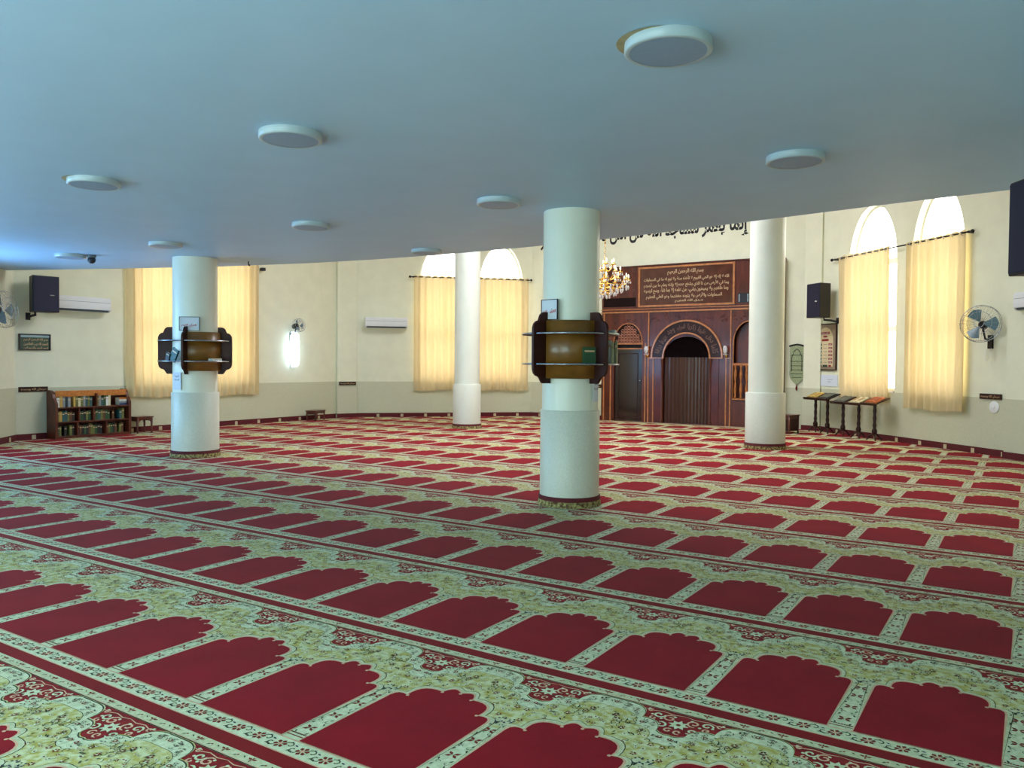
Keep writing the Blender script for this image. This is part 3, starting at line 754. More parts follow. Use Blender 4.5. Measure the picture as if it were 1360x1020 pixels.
# big arch: outer moulding, carved band, inner moulding
b = MB(); ring_prism(b,0,1.6,.86,.90,0,PI,FY-.045,FY); b.build('arch_moulding', M_TRIMW, mih)
b = MB(); ring_prism(b,0,1.6,.60,.86,0,PI,FY-.02,FY); ab = b.build('arch_band', M_WOODD, mih)
b = MB()
n = 24
ring_prism(b,0,1.6,.565,.60,0,PI,FY-.045,FY); b.build('arch_moulding', M_TRIMW, mih)
for s in (-1,1):
    b = MB(); x0,x1 = sorted((s*.565,s*.90)); b.box(x0,x1,FY-.045,FY,1.575,1.60); b.build('arch_foot', M_TRIMW, mih)
    b = MB(); x0,x1 = sorted((s*.60,s*.80)); b.box(x0,x1,FY-.02,FY,.02,1.57); b.build('jamb_panel', mat('red_mahogany',(82,22,14),.28,noise=.25,nscale=4,coat=.2), mih)
    b = MB(); b.lathe([(.035,.02),(.035,.08),(.022,.11),(.022,1.42),(.034,1.47),(.038,1.55),(.038,1.575)], 12, c=(s*.60,FY-.03,0)); b.build('engaged_colonnette', M_WOOD, mih)
WORDS = ['كلما','دخل','عليها','زكريا','المحراب','وجد','عندها','رزقا']
for i, wd in enumerate(WORDS):
    a = math.radians(16+148*i/(len(WORDS)-1))
    vs, fs = text_mesh(shape(wd), .21, .15, bold=.03)
    M = Matrix.Translation((.73*math.cos(a),FY-.024,1.6+.73*math.sin(a))) @ Matrix.Rotation(-(a-PI/2),4,'Y')
    q = MB(); q.add(vs, fs, 0, False, M); q.build('carved_word', M_GREY if False else mat('worn_lettering',(104,72,58),.4,metal=.1,noise=.2), ab, recalc=False)
# niche: curved back of vertical planks with a dark half-dome over
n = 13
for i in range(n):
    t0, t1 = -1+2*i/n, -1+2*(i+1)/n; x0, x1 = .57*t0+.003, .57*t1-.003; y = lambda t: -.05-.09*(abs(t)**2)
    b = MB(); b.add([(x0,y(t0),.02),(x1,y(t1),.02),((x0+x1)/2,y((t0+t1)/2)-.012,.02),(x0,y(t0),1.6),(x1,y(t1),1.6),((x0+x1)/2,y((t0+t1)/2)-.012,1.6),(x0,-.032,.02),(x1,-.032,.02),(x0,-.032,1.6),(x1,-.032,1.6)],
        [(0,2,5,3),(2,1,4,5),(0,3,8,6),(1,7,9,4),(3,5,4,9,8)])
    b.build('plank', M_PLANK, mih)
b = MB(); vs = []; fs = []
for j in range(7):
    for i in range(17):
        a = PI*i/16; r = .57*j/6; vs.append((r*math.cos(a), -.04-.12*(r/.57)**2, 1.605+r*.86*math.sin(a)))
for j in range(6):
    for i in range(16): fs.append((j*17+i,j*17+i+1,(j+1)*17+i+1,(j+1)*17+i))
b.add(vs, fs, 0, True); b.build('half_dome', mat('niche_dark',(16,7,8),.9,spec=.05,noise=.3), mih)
# door in the left bay with carved tympanum
b = MB(); b.box(-1.89,-1.15,FY+.05,FY+.09,.02,1.80); dr = b.build('door', mat('dark_door',(34,22,22),.12,noise=.2,coat=.8), mih)
b = MB(); b.sphere((-1.20,FY+.03,1.02),.022); b.build('handle', M_STEEL, dr)
frame_mb(-1.80,-1.26,.12,1.70,.02,FY+.043,FY+.05).build('door_moulding', M_WOODD, dr)
b = MB(); b.box(-1.90,-1.14,FY-.01,FY+.05,1.80,1.83); b.box(-1.90,-1.14,FY-.01,FY+.05,1.92,1.95); b.build('lintel', M_TRIMW, mih)
b = MB(); b.prism(arch_hole(-1.52,.375,1.95,1.955,.47), FY+.04, FY+.06); ty = b.build('tympanum', M_WOODD, mih)
rn = random.Random(4); b = MB()
for i in range(9):
    for j in range(7):
        x = -1.52+(i-4)*.082; z = 1.995+j*.068
        if abs(x+1.52) > .36*(1-((z-1.95)/.50)**1.6): continue
        b.tube([(x+.041*math.cos(k*PI/4),FY+.036,z+.034*math.sin(k*PI/4)) for k in range(8)], .007, 4, closed=True)
        b.sphere((x,FY+.036,z),.010,5)
b.build('carved_lattice', mat('pinkish_carving',(206,136,106),.45,noise=.2), ty)
def arch_outline_tube(cx,hw,zs,rise,name,m,z0):
    pts = [(p[0],FY-.008,p[1]) for p in ogive(cx,hw,z0,zs,rise,12)][1:]+[(cx-hw,FY-.008,z0)]
    b = MB(); b.tube(pts, .014, 6); b.build(name, m, mih)
arch_outline_tube(-1.52,.385,1.95,.49,'bay_arch_moulding',M_TRIMW,1.8)
arch_outline_tube(1.52,.385,1.95,.49,'bay_arch_moulding',M_TRIMW,.62)
b = MB(); b.prism(arch_hole(1.52,.378,.61,1.95,.475), -.06, -.035); b.build('bay_lining', M_WOOD, mih)
b = MB(); b.box(1.13,1.91,FY-.03,FY+.05,1.42,1.47); b.box(1.13,1.91,FY-.03,FY+.05,.62,.66); bal = b.build('balustrade_rail', M_TAN, mih)
bp = [(.026,.66),(.026,.70),(.016,.73),(.030,.80),(.034,.88),(.022,.98),(.014,1.04),(.022,1.10),(.034,1.20),(.030,1.28),(.016,1.35),(.026,1.38),(.026,1.42)]
for i in range(6):
    m = MB(); m.lathe(bp, 10, c=(1.19+.13*i,FY+.0,0)); m.build('baluster', M_TAN, mih)
# two crystal sconces on the arch shoulders
def sconce(x, label):
    t = thing('wall_sconce', label, 'sconce', (x,16.5+FY-.02,1.60), 0)
    m = MB(); m.lathe([(.02,.0),(.035,.03),(.02,.06)], 10, c=(0,-.02,0)); m.build('wall_plate', M_GOLD, t)
    m = MB(); m.tube([(0,-.02,.03),(0,-.09,.02),(.0,-.10,.09)], .008, 6); m.build('arm', M_GOLD, t)
    m = MB(); m.lathe([(.02,.09),(.05,.13),(.055,.20),(.035,.27)], 12, c=(0,-.10,0), cap=False); m.build('glass_shade', M_CRYS, t)
    m = MB()
    for k in range(6): a = k*PI/3; m.sphere((.045*math.cos(a),-.10+.045*math.sin(a),.075),.012,5)
    m.build('crystal_drops', M_CRYS, t)
sconce(-7.86,'small crystal sconce left of the big niche arch'); sconce(-5.90,'small crystal sconce right of the big niche arch')
# black calligraphy painted on the wall above
cal = lettering('wall_calligraphy', 'إنما يعمر مساجد الله من آمن بالله واليوم الآخر', M_INK, None, 5.6, .62, (-8.28,16.494,4.69), .03)
tag(cal, 'large black calligraphy line on the white wall above the wooden niche', 'calligraphy')
# frame strip seen right of the white column

# ================================================================== curtains
def rod(wall, s0, s1, z, label):
    t = thing('curtain_rod', label, 'curtain rod', wpos(wall,0,z,.10), RZ[wall])
    m = MB(); m.tube([(s0-.03,0,0),(s1+.03,0,0)], .014, 8); m.build('pole', M_DARKM, t)
    for s in (s0-.05,s1+.05):
        m = MB(); m.sphere((s,0,0),.032,8); m.build('finial', M_DARKM, t)
    for s in (s0+.04,s1-.04):
        m = MB(); m.box(s-.012,s+.012,0,.10,-.02,.02); m.build('wall_bracket', M_DARKM, t)
def curtain(wall, s0, s1, z0, z1, label, seed, folds_per_m=5.5, amp=.035, bunch=None, taper=0.0):
    rn = random.Random(seed); L = s1-s0; n = int(L*60); k = 26; vs = []; fs = []
    ph = rn.uniform(0,6)
    for j in range(k+1):
        v = j/k; z = z1+(z0-z1)*v
        for i in range(n+1):
            u = i/n; uu = u
            if bunch == 'l': uu = u**1.35
            if bunch == 'r': uu = 1-(1-u)**1.35
            s = s0+L*uu*(1-taper*v) if bunch != 'r' else s1-L*(1-uu)*(1-taper*v)
            a = amp*(.75+.25*v)*(1+.25*math.sin(u*7+seed))
            y = a*math.sin(2*PI*folds_per_m*L*u+ph+.5*math.sin(v*2.2+u*5))+.008*math.sin(u*31+v*3)
            zz = z+(.018*math.sin(2*PI*folds_per_m*L*u+ph) if j == 0 else 0)+(.015*math.sin(u*9+seed) if j == k else 0)
            vs.append((s, y, zz))
    for j in range(k):
        for i in range(n): o = j*(n+1)+i; fs.append((o,o+1,o+n+2,o+n+1))
    t = thing('curtain', label, 'curtain', wpos(wall,0,0,.10), RZ[wall], 'beige curtains at the arched windows')
    b = MB(); b.add(vs, fs, 0, True); b.build('cloth', M_CURT, t, recalc=False)
    m = MB(); q = int(L*folds_per_m)
    for i in range(q):
        s = s0+(i+.5)/q*L; m.tube([(s,.036*math.cos(a),z1-.05+.028*math.sin(a)) for a in [PI*k2/4 for k2 in range(8)]], .006, 5, closed=True)
    m.build('grommets', M_STEEL, t)
def WS(y): return y-5.0
curtain('wall_left', WS(7.03), WS(8.60), .70, 3.72, 'beige curtain nearest the bookcase, left panel behind the left column', 1)
curtain('wall_left', WS(8.62), WS(10.20), .68, 3.72, 'beige curtain panel just right of the left column', 2)
rod('wall_left', WS(7.0), WS(10.24), 3.68, 'curtain rod above the left window pair behind the low ceiling edge')
curtain('wall_front_left', 1.84, 3.38, .70, 3.71, 'beige curtain left of the tall centre column under the first centre arch', 3)
curtain('wall_front_left', 3.42, 4.91, .70, 3.71, 'beige curtain right of the tall centre column under the second centre arch', 4)
rod('wall_front_left', 1.78, 4.93, 3.67, 'curtain rod across the two centre arched windows')
curtain('wall_front_right', 1.00, 2.56, .78, 3.70, 'beige curtain pulled left with a bright gap, behind the book stands', 5, bunch='r', taper=.07)
curtain('wall_front_right', 3.06, 4.50, .66, 3.70, 'beige curtain under the rightmost arch beside the wall fan', 6)
rod('wall_front_right', .80, 4.56, 3.66, 'curtain rod across the two right arched windows')

# ================================================================== ceiling lights
def ceiling_light(x, y, label, slip=0):
    t = thing('ceiling_light', label, 'ceiling light', (x,y,H_LOW), 0, 'round surface ceiling lights')
    m = MB(); m.lathe([(.205,-.000),(.207,-.045),(.196,-.050),(.182,-.048)], 40, cap=False); m.lathe([(.206,-.0005),(.01,-.0005)],40,cap=False); m.build('rim', M_RIM, t)
    m = MB(); m.lathe([(.183,-.047),(.10,-.050),(.001,-.051)], 40, cap=False); m.build('diffuser', M_DIFF, t)
    if slip:
        m = MB(); m.lathe([(.20,-.003),(.01,-.003)], 32, c=(slip*math.cos(YAW+PI),slip*math.sin(YAW+PI),0), cap=False); m.build('stained_ring', M_STAIN, t)
ceiling_light(-1.42,1.56,'largest round ceiling light at upper right with a brown stained edge', .045)
ceiling_light(-4.13,1.66,'round ceiling light with pale blue face at upper left centre')
ceiling_light(-6.65,1.75,'round ceiling light at far left above the wall speaker', .05)
ceiling_light(-6.66,4.20,'round ceiling light between the left column and the picture centre')
ceiling_light(-4.16,4.20,'round ceiling light just left of the foreground column top')
ceiling_light(-1.42,4.0,'round ceiling light to the right above the calligraphy')
ceiling_light(-9.41,4.26,'round ceiling light just left of the left column top')
ceiling_light(-6.85,6.45,'round ceiling light at the ceiling edge near the centre column')
ceiling_light(-11.66,4.24,'small far round ceiling light beside the dark dome camera')
t = thing('dome_camera','small dark security camera on the ceiling beside the far left light','camera',(-11.42,4.42,H_LOW))
m = MB(); m.lathe([(.06,0),(.06,-.03),(.05,-.04)], 16); m.build('base', M_GREY, t)
m = MB(); m.sphere((0,0,-.07),.055,10); m.build('lens_ball', M_BLACK, t)
t = thing('ceiling_hook','small dark hook under the ceiling right of the left column','hook',(-10.0,6.05,H_LOW))
m = MB(); m.tube([(0,0,0),(0,0,-.05),(.02,0,-.07),(.03,0,-.05)], .008, 6); m.build('wire', M_DARKM, t)
t = thing('wall_camera','tiny dark camera high on the wall right of the left curtains','camera',wpos('wall_left',WS(10.35),3.55,0),PI/2)
m = MB(); m.box(-.04,.04,-.12,-.02,-.04,.03); m.build('body', M_BLACK, t); m = MB(); m.box(-.015,.015,-.03,0,-.02,.02); m.build('mount', M_DARKM, t)

# ================================================================== chandelier
ch = thing('chandelier','brass and crystal chandelier hanging behind the foreground column','chandelier',(-6.93,12.0,0))
m = MB()
for i in range(60): m.tube([(0+.014*math.cos(a)*(i%2),.014*math.cos(a)*((i+1)%2),H_TOP-.03-i*.062+.034*math.sin(a)) for a in [PI*k/3 for k in range(6)]], .004, 4, closed=True)
m.build('chain', M_GOLD, ch)
m = MB(); m.lathe([(.01,3.42),(.03,3.38),(.012,3.34),(.04,3.28),(.06,3.22),(.03,3.16),(.02,3.10),(.07,3.03),(.09,2.97),(.05,2.92),(.03,2.88),(.05,2.84),(.01,2.80)], 16); m.build('stem', M_GOLD, ch)
def arm(a, r, z, drop):
    d = (math.cos(a), math.sin(a)); pts = []
    for k in range(11):
        t = k/10; pts.append((d[0]*r*t, d[1]*r*t, z-drop*math.sin(PI*t*.9)+.10*t*t))
    return pts, (d[0]*r, d[1]*r, z+.10-drop*math.sin(PI*.9))
for n, r, z, dr_, off in ((12,.46,2.98,.12,0),(8,.30,3.12,.08,.39),(6,.18,3.26,.06,.1)):
    for i in range(n):
        a = 2*PI*i/n+off; pts, e = arm(a, r, z, dr_)
        m = MB(); m.tube(pts, .010, 6); ao = m.build('arm', M_GOLD, ch)
        m = MB(); m.lathe([(.012,-.01),(.045,.0),(.05,.015),(.015,.018),(.014,.05)], 10, c=e); m.build('cup', M_GOLD, ao)
        m = MB(); m.lathe([(.010,.05),(.018,.075),(.012,.105),(.001,.125)], 8, c=e, cap=False); m.build('candle_bulb', M_BULB, ao)
        m = MB()
        for k in range(6): b_ = k*PI/3; m.sphere((e[0]+.045*math.cos(b_), e[1]+.045*math.sin(b_), e[2]-.035), .013, 5, sz=1.8)
        m.build('crystal_drops', M_CRYS, ao)
for ring_r, z, n in ((.46,2.90,22),(.34,2.84,16),(.22,2.78,12),(.10,2.73,8)):
    m = MB(); m.tube([(ring_r*math.cos(2*PI*k/24),ring_r*math.sin(2*PI*k/24),z+.04) for k in range(24)], .006, 5, closed=True); m.build('brass_ring', M_GOLD, ch)
    for k in range(n):
        a = 2*PI*k/n; m = MB(); m.sphere((ring_r*math.cos(a),ring_r*math.sin(a),z),.022,6,sz=1.7); m.build('crystal', M_CRYS, ch)

# ================================================================== wall devices
def air_con(wall, s, z, label, w_=1.0):
    t = thing('air_conditioner', label, 'air conditioner', wpos(wall,s,z,.001), RZ[wall])
    m = MB(); prof = [(-.0,-.13),(-.15,-.13),(-.205,-.09),(-.215,-.02),(-.215,.10),(-.19,.14),(0,.14)]
    m.prism(prof, -w_/2, w_/2, 0, None, 'x'); m.build('casing', M_WHITE, t, bevel=.006)
    m = MB(); m.add([(-w_/2+.04,-.155,-.1305),(w_/2-.04,-.155,-.1305),(w_/2-.04,-.208,-.092),(-w_/2+.04,-.208,-.092)],[(0,1,2,3)])
    m.box(-w_/2+.04,w_/2-.04,-.212,-.150,-.128,-.120); m.build('louvre', M_GREY, t)
    m = MB(); m.box(-w_/2+.02,w_/2-.02,-.2175,-.2145,.045,.050); m.build('panel_joint', M_GREY, t)
air_con('wall_left', WS(6.10), 2.46, 'white split air conditioner on the left wall beside the black speaker', 1.08)
air_con('wall_front_left', 1.12, 2.45, 'white split air conditioner left of the centre arched windows', 1.08)
air_con('wall_front_right', 6.08, 2.42, 'white split air conditioner cut by the right picture edge', 1.0)

def speaker(loc, rz, label, w_, h_, d_, arm_dir=(0,1,0), arm_len=.3, tilt=0, armx=0):
    t = thing('wall_speaker', label, 'speaker', loc, rz)
    m = MB(); m.prism([(-w_/2,0),(w_/2,0),(w_/2*.72,d_),(-w_/2*.72,d_)], 0, h_, axis='z'); m.build('cabinet', M_BLACK, t, bevel=.008)
    m = MB(); m.box(-w_/2+.015,w_/2-.015,-.010,0,.015,h_-.015); m.build('grille', M_GRILLE, t, bevel=.004)
    m = MB(); m.box(w_*.14,w_*.30,-.013,-.010,h_*.455,h_*.485); m.build('badge', M_STEEL, t)
    m = MB(); m.tube([(armx,d_*.5,.0),(armx,d_*.5,-.05),(armx,d_*.5+arm_len*.5,-.06),(armx,d_*.5+arm_len,-.09)], .022, 8); m.box(armx-.04,armx+.04,d_*.5+arm_len-.015,d_*.5+arm_len,-.13,-.0); m.build('wall_bracket', M_BLACK, t)
p = wpos('wall_left', WS(5.30), 2.26, .48); speaker(p, PI/2-.10, 'black box speaker on a bracket at the far left wall', .44, .63, .30, armx=-.12, arm_len=.33)
p = wpos('wall_front_right', .72, 2.44, .50); speaker(p, -PI/4+.05, 'black box speaker on the wall above the framed timetable', .46, .72, .30, arm_len=.34, armx=.16)
speaker((.015,4.1,2.03), -PI/2+.55, 'large black speaker cut by the right picture edge under the ceiling', .40, .62, .28, arm_len=.36)

def wall_fan(wall, s, z, R, label, head=(0,-.30,0), yaw=0.0, tiltx=-.15, cage=M_STEEL, small=False):
    t = thing('wall_fan', label, 'fan', wpos(wall,s,z,.0), RZ[wall])
    m = MB(); m.box(-.05,.05,-.035,0,-.38,-.16); m.build('wall_plate', M_DARKM if not small else M_GREY, t, bevel=.008)
    m = MB(); m.tube([(0,-.03,-.25),(0,-.12,-.22),(0,-.16,-.08),(0,-.16,0)], .018, 8); m.build('neck', M_DARKM, t)
    Mx = Matrix.Translation((0,-.17,0)) @ Matrix.Rotation(yaw,4,'Z') @ Matrix.Rotation(tiltx,4,'X') @ Matrix.Rotation(PI/2,4,'X')
    m = MB(); m.lathe([(.02,-.10),(.06,-.08),(.065,.02),(.05,.05)], 14, M=Mx); m.build('motor', M_DARKM, t)
    c = MB()
    for (r, h) in ((R,.10),(R*.97,.16),(R*.97,.05),(R*.6,.185),(R*.25,.19)):
        c.tube([(r*math.cos(2*PI*k/28),r*math.sin(2*PI*k/28),h) for k in range(28)], .0035, 4, closed=True, M=Mx)
    for k in range(24):
        a = 2*PI*k/24; ca, sa = math.cos(a), math.sin(a)
        c.tube([(.05*ca,.05*sa,.19),(R*.6*ca,R*.6*sa,.185),(R*.97*ca,R*.97*sa,.15),(R*ca,R*sa,.10),(R*.97*ca,R*.97*sa,.05),(.06*ca,.06*sa,.02)], .0018, 3, M=Mx)
    c.build('cage', cage, t)
    for k in range(3):
        a = 2*PI*k/3; pts = []
        b = MB(); vs = []
        for i in range(9):
            q = -.55+1.1*i/8; 
            for rr in (.04,R*.86*(1-.18*abs(q))): vs.append((rr*math.cos(a+q*(.9 if rr > .05 else .4)), rr*math.sin(a+q*(.9 if rr > .05 else .4)), .10+.03*q))
        b.add(vs, [(2*i,2*i+1,2*i+3,2*i+2) for i in range(8)], 0, True, Mx); b.build('blade', mat('smoked_blue_blade',(92,120,130),.25,noise=.05), t)
    m = MB(); m.tube([(0.03,-.03,-.36),(.05,-.06,-.50),(-.03,-.06,-.58),(-.09,-.04,-.50),(-.07,-.03,-.38)], .004, 5); m.build('cord', M_WHITE, t)
wall_fan('wall_front_right', 4.95, 2.10, .30, 'wall fan with wire cage between the right curtain and the corner', yaw=.55)
wall_fan('wall_left_rear', 3.80, 2.22, .30, 'wall fan with blue blades cut by the left picture edge', yaw=-.2)
wall_fan('wall_left', WS(11.25), 2.28, .16, 'small grey wall fan above the glowing pill shape', yaw=.0, small=True)
# glowing upright pill shape on the left wall
t = thing('wall_glow','glowing white pill shape on the wall right of the left curtains','lamp',wpos('wall_left',WS(11.27),1.72,0),PI/2)
m = MB(); m.box(-.05,.05,-.03,0,-.44,.44); m.build('back_plate', M_WHITE, t)
m = MB(); m.lathe([(.01,-.42),(.06,-.40),(.10,-.34),(.105,-.2),(.105,.2),(.10,.34),(.06,.40),(.01,.42)], 20, c=(0,-.11,0)); m.build('glowing_pill', mat('pill_glow',(235,246,255),.4,emit=6,emit_col=(200,228,255),noise=.01), t)

# framed pictures, plaques
def frame_pic(wall, s, z, w_, h_, label, fm, pm, content=None, t_=.02, cat='picture', name='picture_frame'):
    t = thing(name, label, cat, wpos(wall,s,z,.012), RZ[wall])
    frame_mb(-w_/2,w_/2,-h_/2,h_/2,t_,-.03,0).build('frame', fm, t)
    m = MB(); m.box(-w_/2+t_,w_/2-t_,-.014,-.002,-h_/2+t_,h_/2-t_); m.build('backing', pm, t)
    if content: content(t)
    return t
def fill_left(t):
    for i, tx in enumerate(['بسم الله الرحمن الرحيم','الحمد لله رب العالمين','الرحمن الرحيم مالك يوم الدين']):
        lettering('text_line', tx, M_GILT, t, .42, .06, (0.02,-.016,.04-.075*i), .02)
    m = MB(); m.box(-.24,.26,-.0165,-.014,.085,.128); m.build('pale_band', mat('pale_blue_strip',(150,176,180),.4,noise=.05), t)
frame_pic('wall_left', WS(5.33), 1.74, .54, .29, 'dark green framed verse on the left wall under the speaker', M_BLACK, mat('deep_green_field',(44,74,62),.3,noise=.2,coat=.5), fill_left)
def fill_time(t):
    R_ = mat('timetable_red',(150,40,40),.4,noise=.05); G_ = mat('timetable_green',(24,60,44),.4,noise=.05); T_ = mat('timetable_teal',(60,130,130),.3,noise=.05)
    m = MB(); m.prism(ogive(0,.27,-.42,.16,.26), -.017, -.014); m.build('pale_arch_field', mat('timetable_field',(216,200,160),.4,noise=.04), t)
    def tile(x,z,w_,h_,m_): b = MB(); b.box(x-w_/2,x+w_/2,-.021,-.017,z-h_/2,z+h_/2); return b.build('tile', m_, t)
    tile(0,.30,.30,.05,R_); tile(0,.225,.14,.035,R_); tile(0,.15,.24,.045,R_)
    for i in range(6):
        z = .055-.077*i; tile(.185,z,.13,.042,R_); tile(-.19,z,.13,.042,G_ if i < 2 else T_)
    tile(0,-.405,.17,.045,G_); tile(-.17,-.405,.09,.042,G_); tile(.17,-.405,.09,.042,R_)
    lettering('heading', 'مواقيت الصلاة', M_PAPER, t, .24, .038, (0,-.0225,.30), .02)
    for i, tx in enumerate(['الفجر','الشروق','الظهر','العصر','المغرب','العشاء']):
        lettering('prayer_name', tx, M_PAPER, t, .08, .03, (.185,-.0225,.055-.077*i), .02)
        b = MB(); b.box(-.07,.07,-.019,-.017,.052-.077*i,.058-.077*i); b.build('rule_line', M_INK, t)
frame_pic('wall_front_right', .46, 1.83, .80, 1.0, 'framed prayer timetable with red and green tiles under the right speaker', M_WOODD, mat('timetable_ground',(150,134,112),.3,noise=.1,coat=.4), fill_time, cat='timetable', name='prayer_timetable')
t = thing('paper_sheet','pale paper notice pinned below the framed prayer timetable','paper',wpos('wall_front_right',.52,1.11,.012),RZ['wall_front_right'])
m = MB(); m.box(-.34,.38,-.004,0,-.12,.12); m.build('sheet', M_PAPER, t)
for i in range(2):
    m = MB(); m.box(.02,.20-.06*i,-.0055,-.004,.02-.05*i,.028-.05*i); m.build('printed_line', M_GREY, t)
def plaque(wall, s, z, w_, label, out=.014, pos=None, rz=None):
    t = thing('carved_plaque', label, 'plaque', pos or wpos(wall,s,z,out), RZ[wall] if rz is None else rz, 'small dark inscribed plaques on the dado line')
    m = MB(); m.box(-w_/2,w_/2,-.018,0,-.045,.045); m.build('board', M_WOODD, t, bevel=.004)
    lettering('inscription', 'سبحان الله وبحمده', M_GILT, t, w_*.86, .05, (0,-.0195,0), .01)
plaque('wall_left', WS(5.30), .90, .50, 'small dark inscribed plaque at far left beside the bookcase')
plaque('wall_front_right', 4.98, .95, .44, 'small dark inscribed plaque at right above a round white disc')
plaque('wall_front_left', 0,0,.46,'small dark inscribed plaque on the corner pilaster beside the centre air conditioner', pos=(-14.83+.137*math.sin(PI*3/8), 13.0-.137*math.cos(PI*3/8), .88), rz=PI*3/8)
plaque('wall_front', 1.93, .86, .42, 'small dark inscribed plaque just left of the niche wall', .014)
t = thing('white_disc','round white wall disc below the right plaque','wall disc',wpos('wall_front_right',5.05,.78,.013),RZ['wall_front_right'])
m = MB(); m.lathe([(.001,.012),(.08,.012),(.10,.004),(.10,0)], 24, M=Matrix.Rotation(PI/2,4,'X')); m.build('plate', M_WHITE, t)
m = MB(); m.lathe([(.03,.02),(.035,.012)], 16, M=Matrix.Rotation(PI/2,4,'X')); m.build('centre_boss', M_WHITE, t)

# hanging tapestry on the strip of wall right of the tall column
t = thing('wall_hanging','narrow woven green hanging with fringe right of the white column','wall hanging',(-4.36,16.485,0))
m = MB(); m.tube([(-.17,-.02,1.86),(-.08,-.02,1.885),(0,-.02,1.90),(.08,-.02,1.885),(.17,-.02,1.86)], .018, 8); m.build('top_bar', M_DARKM, t)
m = MB(); m.prism([(-.15,1.86),(-.155,1.4),(-.16,1.22),(-.13,1.12),(-.07,1.06),(0,1.0),(.07,1.06),(.13,1.12),(.16,1.22),(.155,1.4),(.15,1.86)], -.02, -.008); clo = m.build('cloth', M_TAPE, t)
m = MB(); 
for z in (1.66,1.52,1.42,1.33,1.24,1.16): m.box(-.13+.02*(z<1.2),.13-.02*(z<1.2),-.024,-.02,z-.008,z+.008)
m.build('woven_bands', mat('tapestry_green',(70,88,56),.9,noise=.3,nscale=60), clo)
m = MB(); m.tube([(-.11,-.024,1.30),(-.11,-.024,1.62),(-.05,-.024,1.76),(0,-.024,1.80),(.05,-.024,1.76),(.11,-.024,1.62),(.11,-.024,1.30)], .008, 5); m.build('woven_arch', mat('tapestry_dark',(60,64,44),.9,noise=.2), clo)
m = MB(); m.lathe([(.004,1.0),(.012,.97),(.022,.93),(.018,.88),(.002,.87)], 8, c=(0,-.02,0)); m.build('tassel', M_FABRIC_DK, t)

# ================================================================== book stands along the right dado
def book_stand(s, out, h, label, turn=0, h2=0):
    p = wpos('wall_front_right', s, 0, out); t = thing('book_stand', label, 'book stand', p, RZ['wall_front_right']+turn, 'wooden book stands along the dado')
    m = MB(); m.lathe([(.02,.10),(.045,.14),(.050,.20),(.028,.25),(.036,.30),(.026,.36),(.034,.44),(.026,.50),(.034,.58),(.026,.64),(.034,.70),(.030,h-.06)], 12); m.build('turned_post', M_WOODD, t)
    for k in range(3):
        a = PI/2+2*PI*k/3; m = MB(); m.tube([(0,0,.14),(.08*math.cos(a),.08*math.sin(a),.11),(.15*math.cos(a),.15*math.sin(a),.02)], .018, 7, r1=.012); m.build('foot', M_WOODD, t)
    M = Matrix.Translation((0,0,h)) @ Matrix.Rotation(math.radians(22),4,'X')
    m = MB(); m.box(-.205,.205,-.17,.17,-.03,-.008,0,M); m.build('sloping_top', M_WOODD, t, bevel=.004)
    m = MB(); m.box(-.205,.205,-.185,-.168,-.03,.02,0,M); m.build('book_ledge', M_WOODD, t)
    return t, p, h
def open_book(p, h, turn, c1, label, art=None):
    a = RZ['wall_front_right']+turn; t = thing('open_book', label, 'book', (p[0],p[1],h), a); t.rotation_euler = (math.radians(22),0,a)
    m = MB(); m.box(-.16,.16,-.12,.12,-.007,.004); m.build('cover', mat('cover_'+c1, BOOKC[c1], .5, noise=.1), t)
    for s in (-1,1):
        m = MB(); pr = [(0,.004),(0,.016),(s*.05,.024),(s*.11,.020),(s*.15,.010),(s*.15,.004)]
        m.prism(pr, -.112, .112, 0, None, 'y'); m.build('page_block', mat('page_'+(art or 'cream'), {'cream':(216,206,168),'gold':(206,176,96),'orange':(184,100,52),'dim':(96,98,84)}[art or 'cream'], .6, noise=.2, nscale=30), t)
    if art != 'dim':
        m = MB(); 
        for s in (-1,1):
            m.box(s*.075-.045,s*.075+.045,-.07,.075,.0225,.0245)
        m.build('printed_panel', mat('print_'+(art or 'cream'), {'gold':(172,132,60),'orange':(150,66,40)}.get(art,(170,140,96)), .6, noise=.3, nscale=60), t)
for s, hh, col, art, lab, lab2 in [
    (.62,.80,'gold','gold','dark wooden book stand nearest the corner, leftmost of the five','open book with golden pages on the leftmost stand'),
    (1.05,.80,'black','dim','second dark wooden book stand from the corner','dim closed-looking book on the second stand from the corner'),
    (1.58,.76,'grey','dim','middle dark wooden book stand below the curtain edge','grey open book on the middle stand'),
    (2.08,.76,'cream','cream','fourth dark wooden book stand, below the bright curtain','cream open book on the fourth stand'),
    (2.56,.78,'orange','orange','rightmost dark wooden book stand below the bright window gap','orange open book on the rightmost stand')]:
    _, p, h = book_stand(s, .34, hh, lab); open_book(p, h+.002, 0, col, lab2, art)

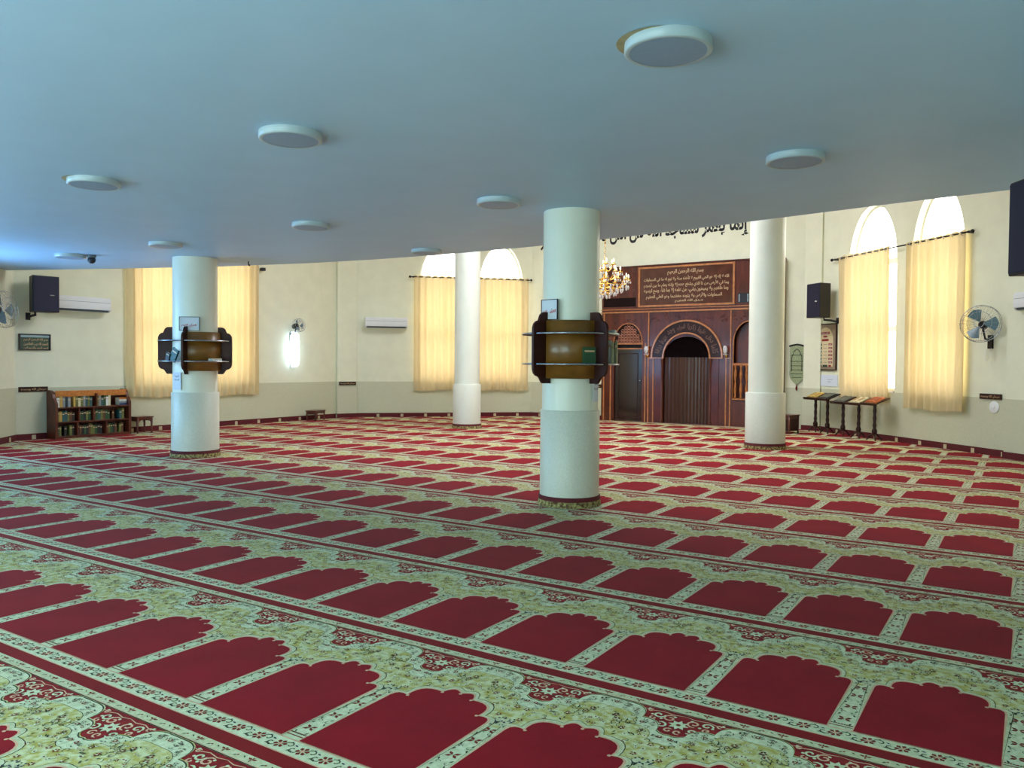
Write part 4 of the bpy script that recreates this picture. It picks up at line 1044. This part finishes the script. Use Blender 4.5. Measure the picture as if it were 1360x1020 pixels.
# ================================================================== bookcase with its books
bx0, BW, BH, BD = 5.52, 1.44, .86, .30
bc = thing('bookcase','low wooden bookcase with orange top rail full of books at far left','bookcase',wpos('wall_left',WS(bx0)+BW/2,0,.035),PI/2)
b = MB(); b.box(-BW/2,BW/2,-.018,0,.02,BH-.02); b.build('back_board', M_CASE, bc)
for x in (-BW/2,BW/2-.05):
    b = MB(); b.prism([(-BD,0),(0,0),(0,BH+.02),(-.10,BH+.02),(-.16,BH),(-.20,BH-.05),(-.22,BH-.12),(-BD,BH-.22)], x, x+.05, 0, None, 'x'); b.build('side_panel', M_CASE, bc, bevel=.004)
b = MB(); b.box(-BW/2+.05,BW/2-.05,-.21,-.19,BH-.10,BH+.01); b.build('top_rail', M_OAK, bc, bevel=.005)
LV = [.05,.31,.57]
for z in LV:
    b = MB(); b.box(-BW/2+.05,BW/2-.05,-BD+.01,-.018,z-.02,z); b.build('shelf', M_CASE, bc)
b = MB(); b.box(-BW/2+.05,BW/2-.05,-BD+.01,-.03,0,.03); b.build('plinth', M_CASE, bc)
for z,xs in ((.05,(-.30,.24)),(.31,(-.27,.0)),(.57,(.06,))):
    for x in xs: b = MB(); b.box(x-.012,x+.012,-BD+.03,-.018,z,z+.24); b.build('divider', M_CASE, bc)
rn = random.Random(12)
pal = {0:['black','brown','olive','black','green'],1:['olive','green','gold','teal','black','brown'],2:['green','cream','olive','grey','gold','white','teal']}
ORDN = {}
NM = {0:'bottom',1:'middle',2:'top'}
def bc_world(lx, ly, z): 
    p = wpos('wall_left', WS(bx0)+BW/2+lx, z, .035-ly); return p
for li, z in enumerate(LV):
    x = -BW/2+.07; segs_div = {0:(-.30,.24),1:(-.27,.0),2:(.06,)}[li]
    while x < BW/2-.10:
        th = rn.uniform(.035,.055)
        for dvx in segs_div:
            if x < dvx+.016 and x+th > dvx-.016: x = dvx+.018
        if x+th > BW/2-.06: break
        col = rn.choice(pal[li]); h = rn.uniform(.15,.20)
        if rn.random() < .10: x += .05; continue
        if li == 2 and x > .38: break
        side = 'left' if x < 0 else 'right'
        ORDN[(li,side,col)] = ORDN.get((li,side,col),0)+1; od = ['first','second','third','fourth','fifth','sixth','seventh','eighth','ninth','tenth'][ORDN[(li,side,col)]-1]
        book(col, bc_world(x+th/2, -.145, z+.001), PI/2, th-.003, h, .14, '%s %s book from the left on the %s shelf, %s half of the bookcase' % (od, col, NM[li], side), 'books in the bookcase')
        x += th
for k in range(4):
    cols = ['blue','grey','white','orange']; labs = ['blue book lying lowest of the flat stack on the top shelf','grey book second in the flat stack on the top shelf','white book third in the flat stack on the top shelf','orange book lying on top of the flat stack']
    p = bc_world(.58, -.15, .572+.036*k+.016); o = book(cols[k], p, PI/2, .032, .22, .15, labs[k], 'books in the bookcase'); o.rotation_euler = (0,PI/2,PI/2); o.location = wpos('wall_left', WS(bx0)+BW/2+.52, .572+.036*k+.017, .19)

def low_table(loc, rz, w_, d_, h, label, solid=False):
    t = thing('low_stool', label, 'stool', loc, rz)
    m = MB(); m.box(-w_/2,w_/2,-d_/2,d_/2,h-.02,h); m.build('top', M_CASE, t, bevel=.004)
    for sx in (-1,1):
        for sy in (-1,1):
            m = MB(); m.lathe([(.016,0),(.020,.03),(.014,.08),(.020,.16),(.022,h-.02)], 8, c=(sx*(w_/2-.03),sy*(d_/2-.03),0)); m.build('leg', M_CASE, t)
    for sy in (-1,1):
        pr = [(-w_/2+.03,h-.02),(-w_/2+.03,h-.12)]+[(-(w_/2-.05)*math.cos(PI*i/8), h-.12+.06*math.sin(PI*i/8)) for i in range(9)]+[(w_/2-.03,h-.12),(w_/2-.03,h-.02)]
        m = MB(); m.prism(pr, sy*(d_/2-.025)-.008, sy*(d_/2-.025)+.008); m.build('arched_apron', M_CASE, t)
    if solid:
        m = MB(); m.box(-w_/2+.03,w_/2-.03,-d_/2+.03,d_/2-.03,.06,h-.02); m.build('box_body', M_WOODD, t)
    for sx in (-1,1):
        m = MB(); m.box(sx*(w_/2-.03)-.008,sx*(w_/2-.03)+.008,-d_/2+.03,d_/2-.03,h-.09,h-.02); m.build('side_apron', M_CASE, t)
low_table(wpos('wall_left',WS(7.22),0,.24), PI/2, .36, .30, .33, 'small dark wooden stool with arched apron beside the bookcase')
low_table((-14.62,11.78,0), PI/2+.35, .50, .30, .25, 'small dark wooden stool alone against the wall under the glowing pill shape')
low_table((-4.33,15.25,0), -.3, .55, .40, .40, 'low dark wooden box stool beside the tall white column', True)

for o in bpy.data.objects:
    if o.type == 'MESH' and o.name.split('.')[0] in ('grommets','crystal_drops','collar_motifs','carved_scrollwork','woven_bands','woven_motif','carved_lattice','cage','slot_glass_edges','carpet_strip'):
        if o.name.split('.')[0] not in ('cage','carpet_strip'): o['kind'] = 'stuff'
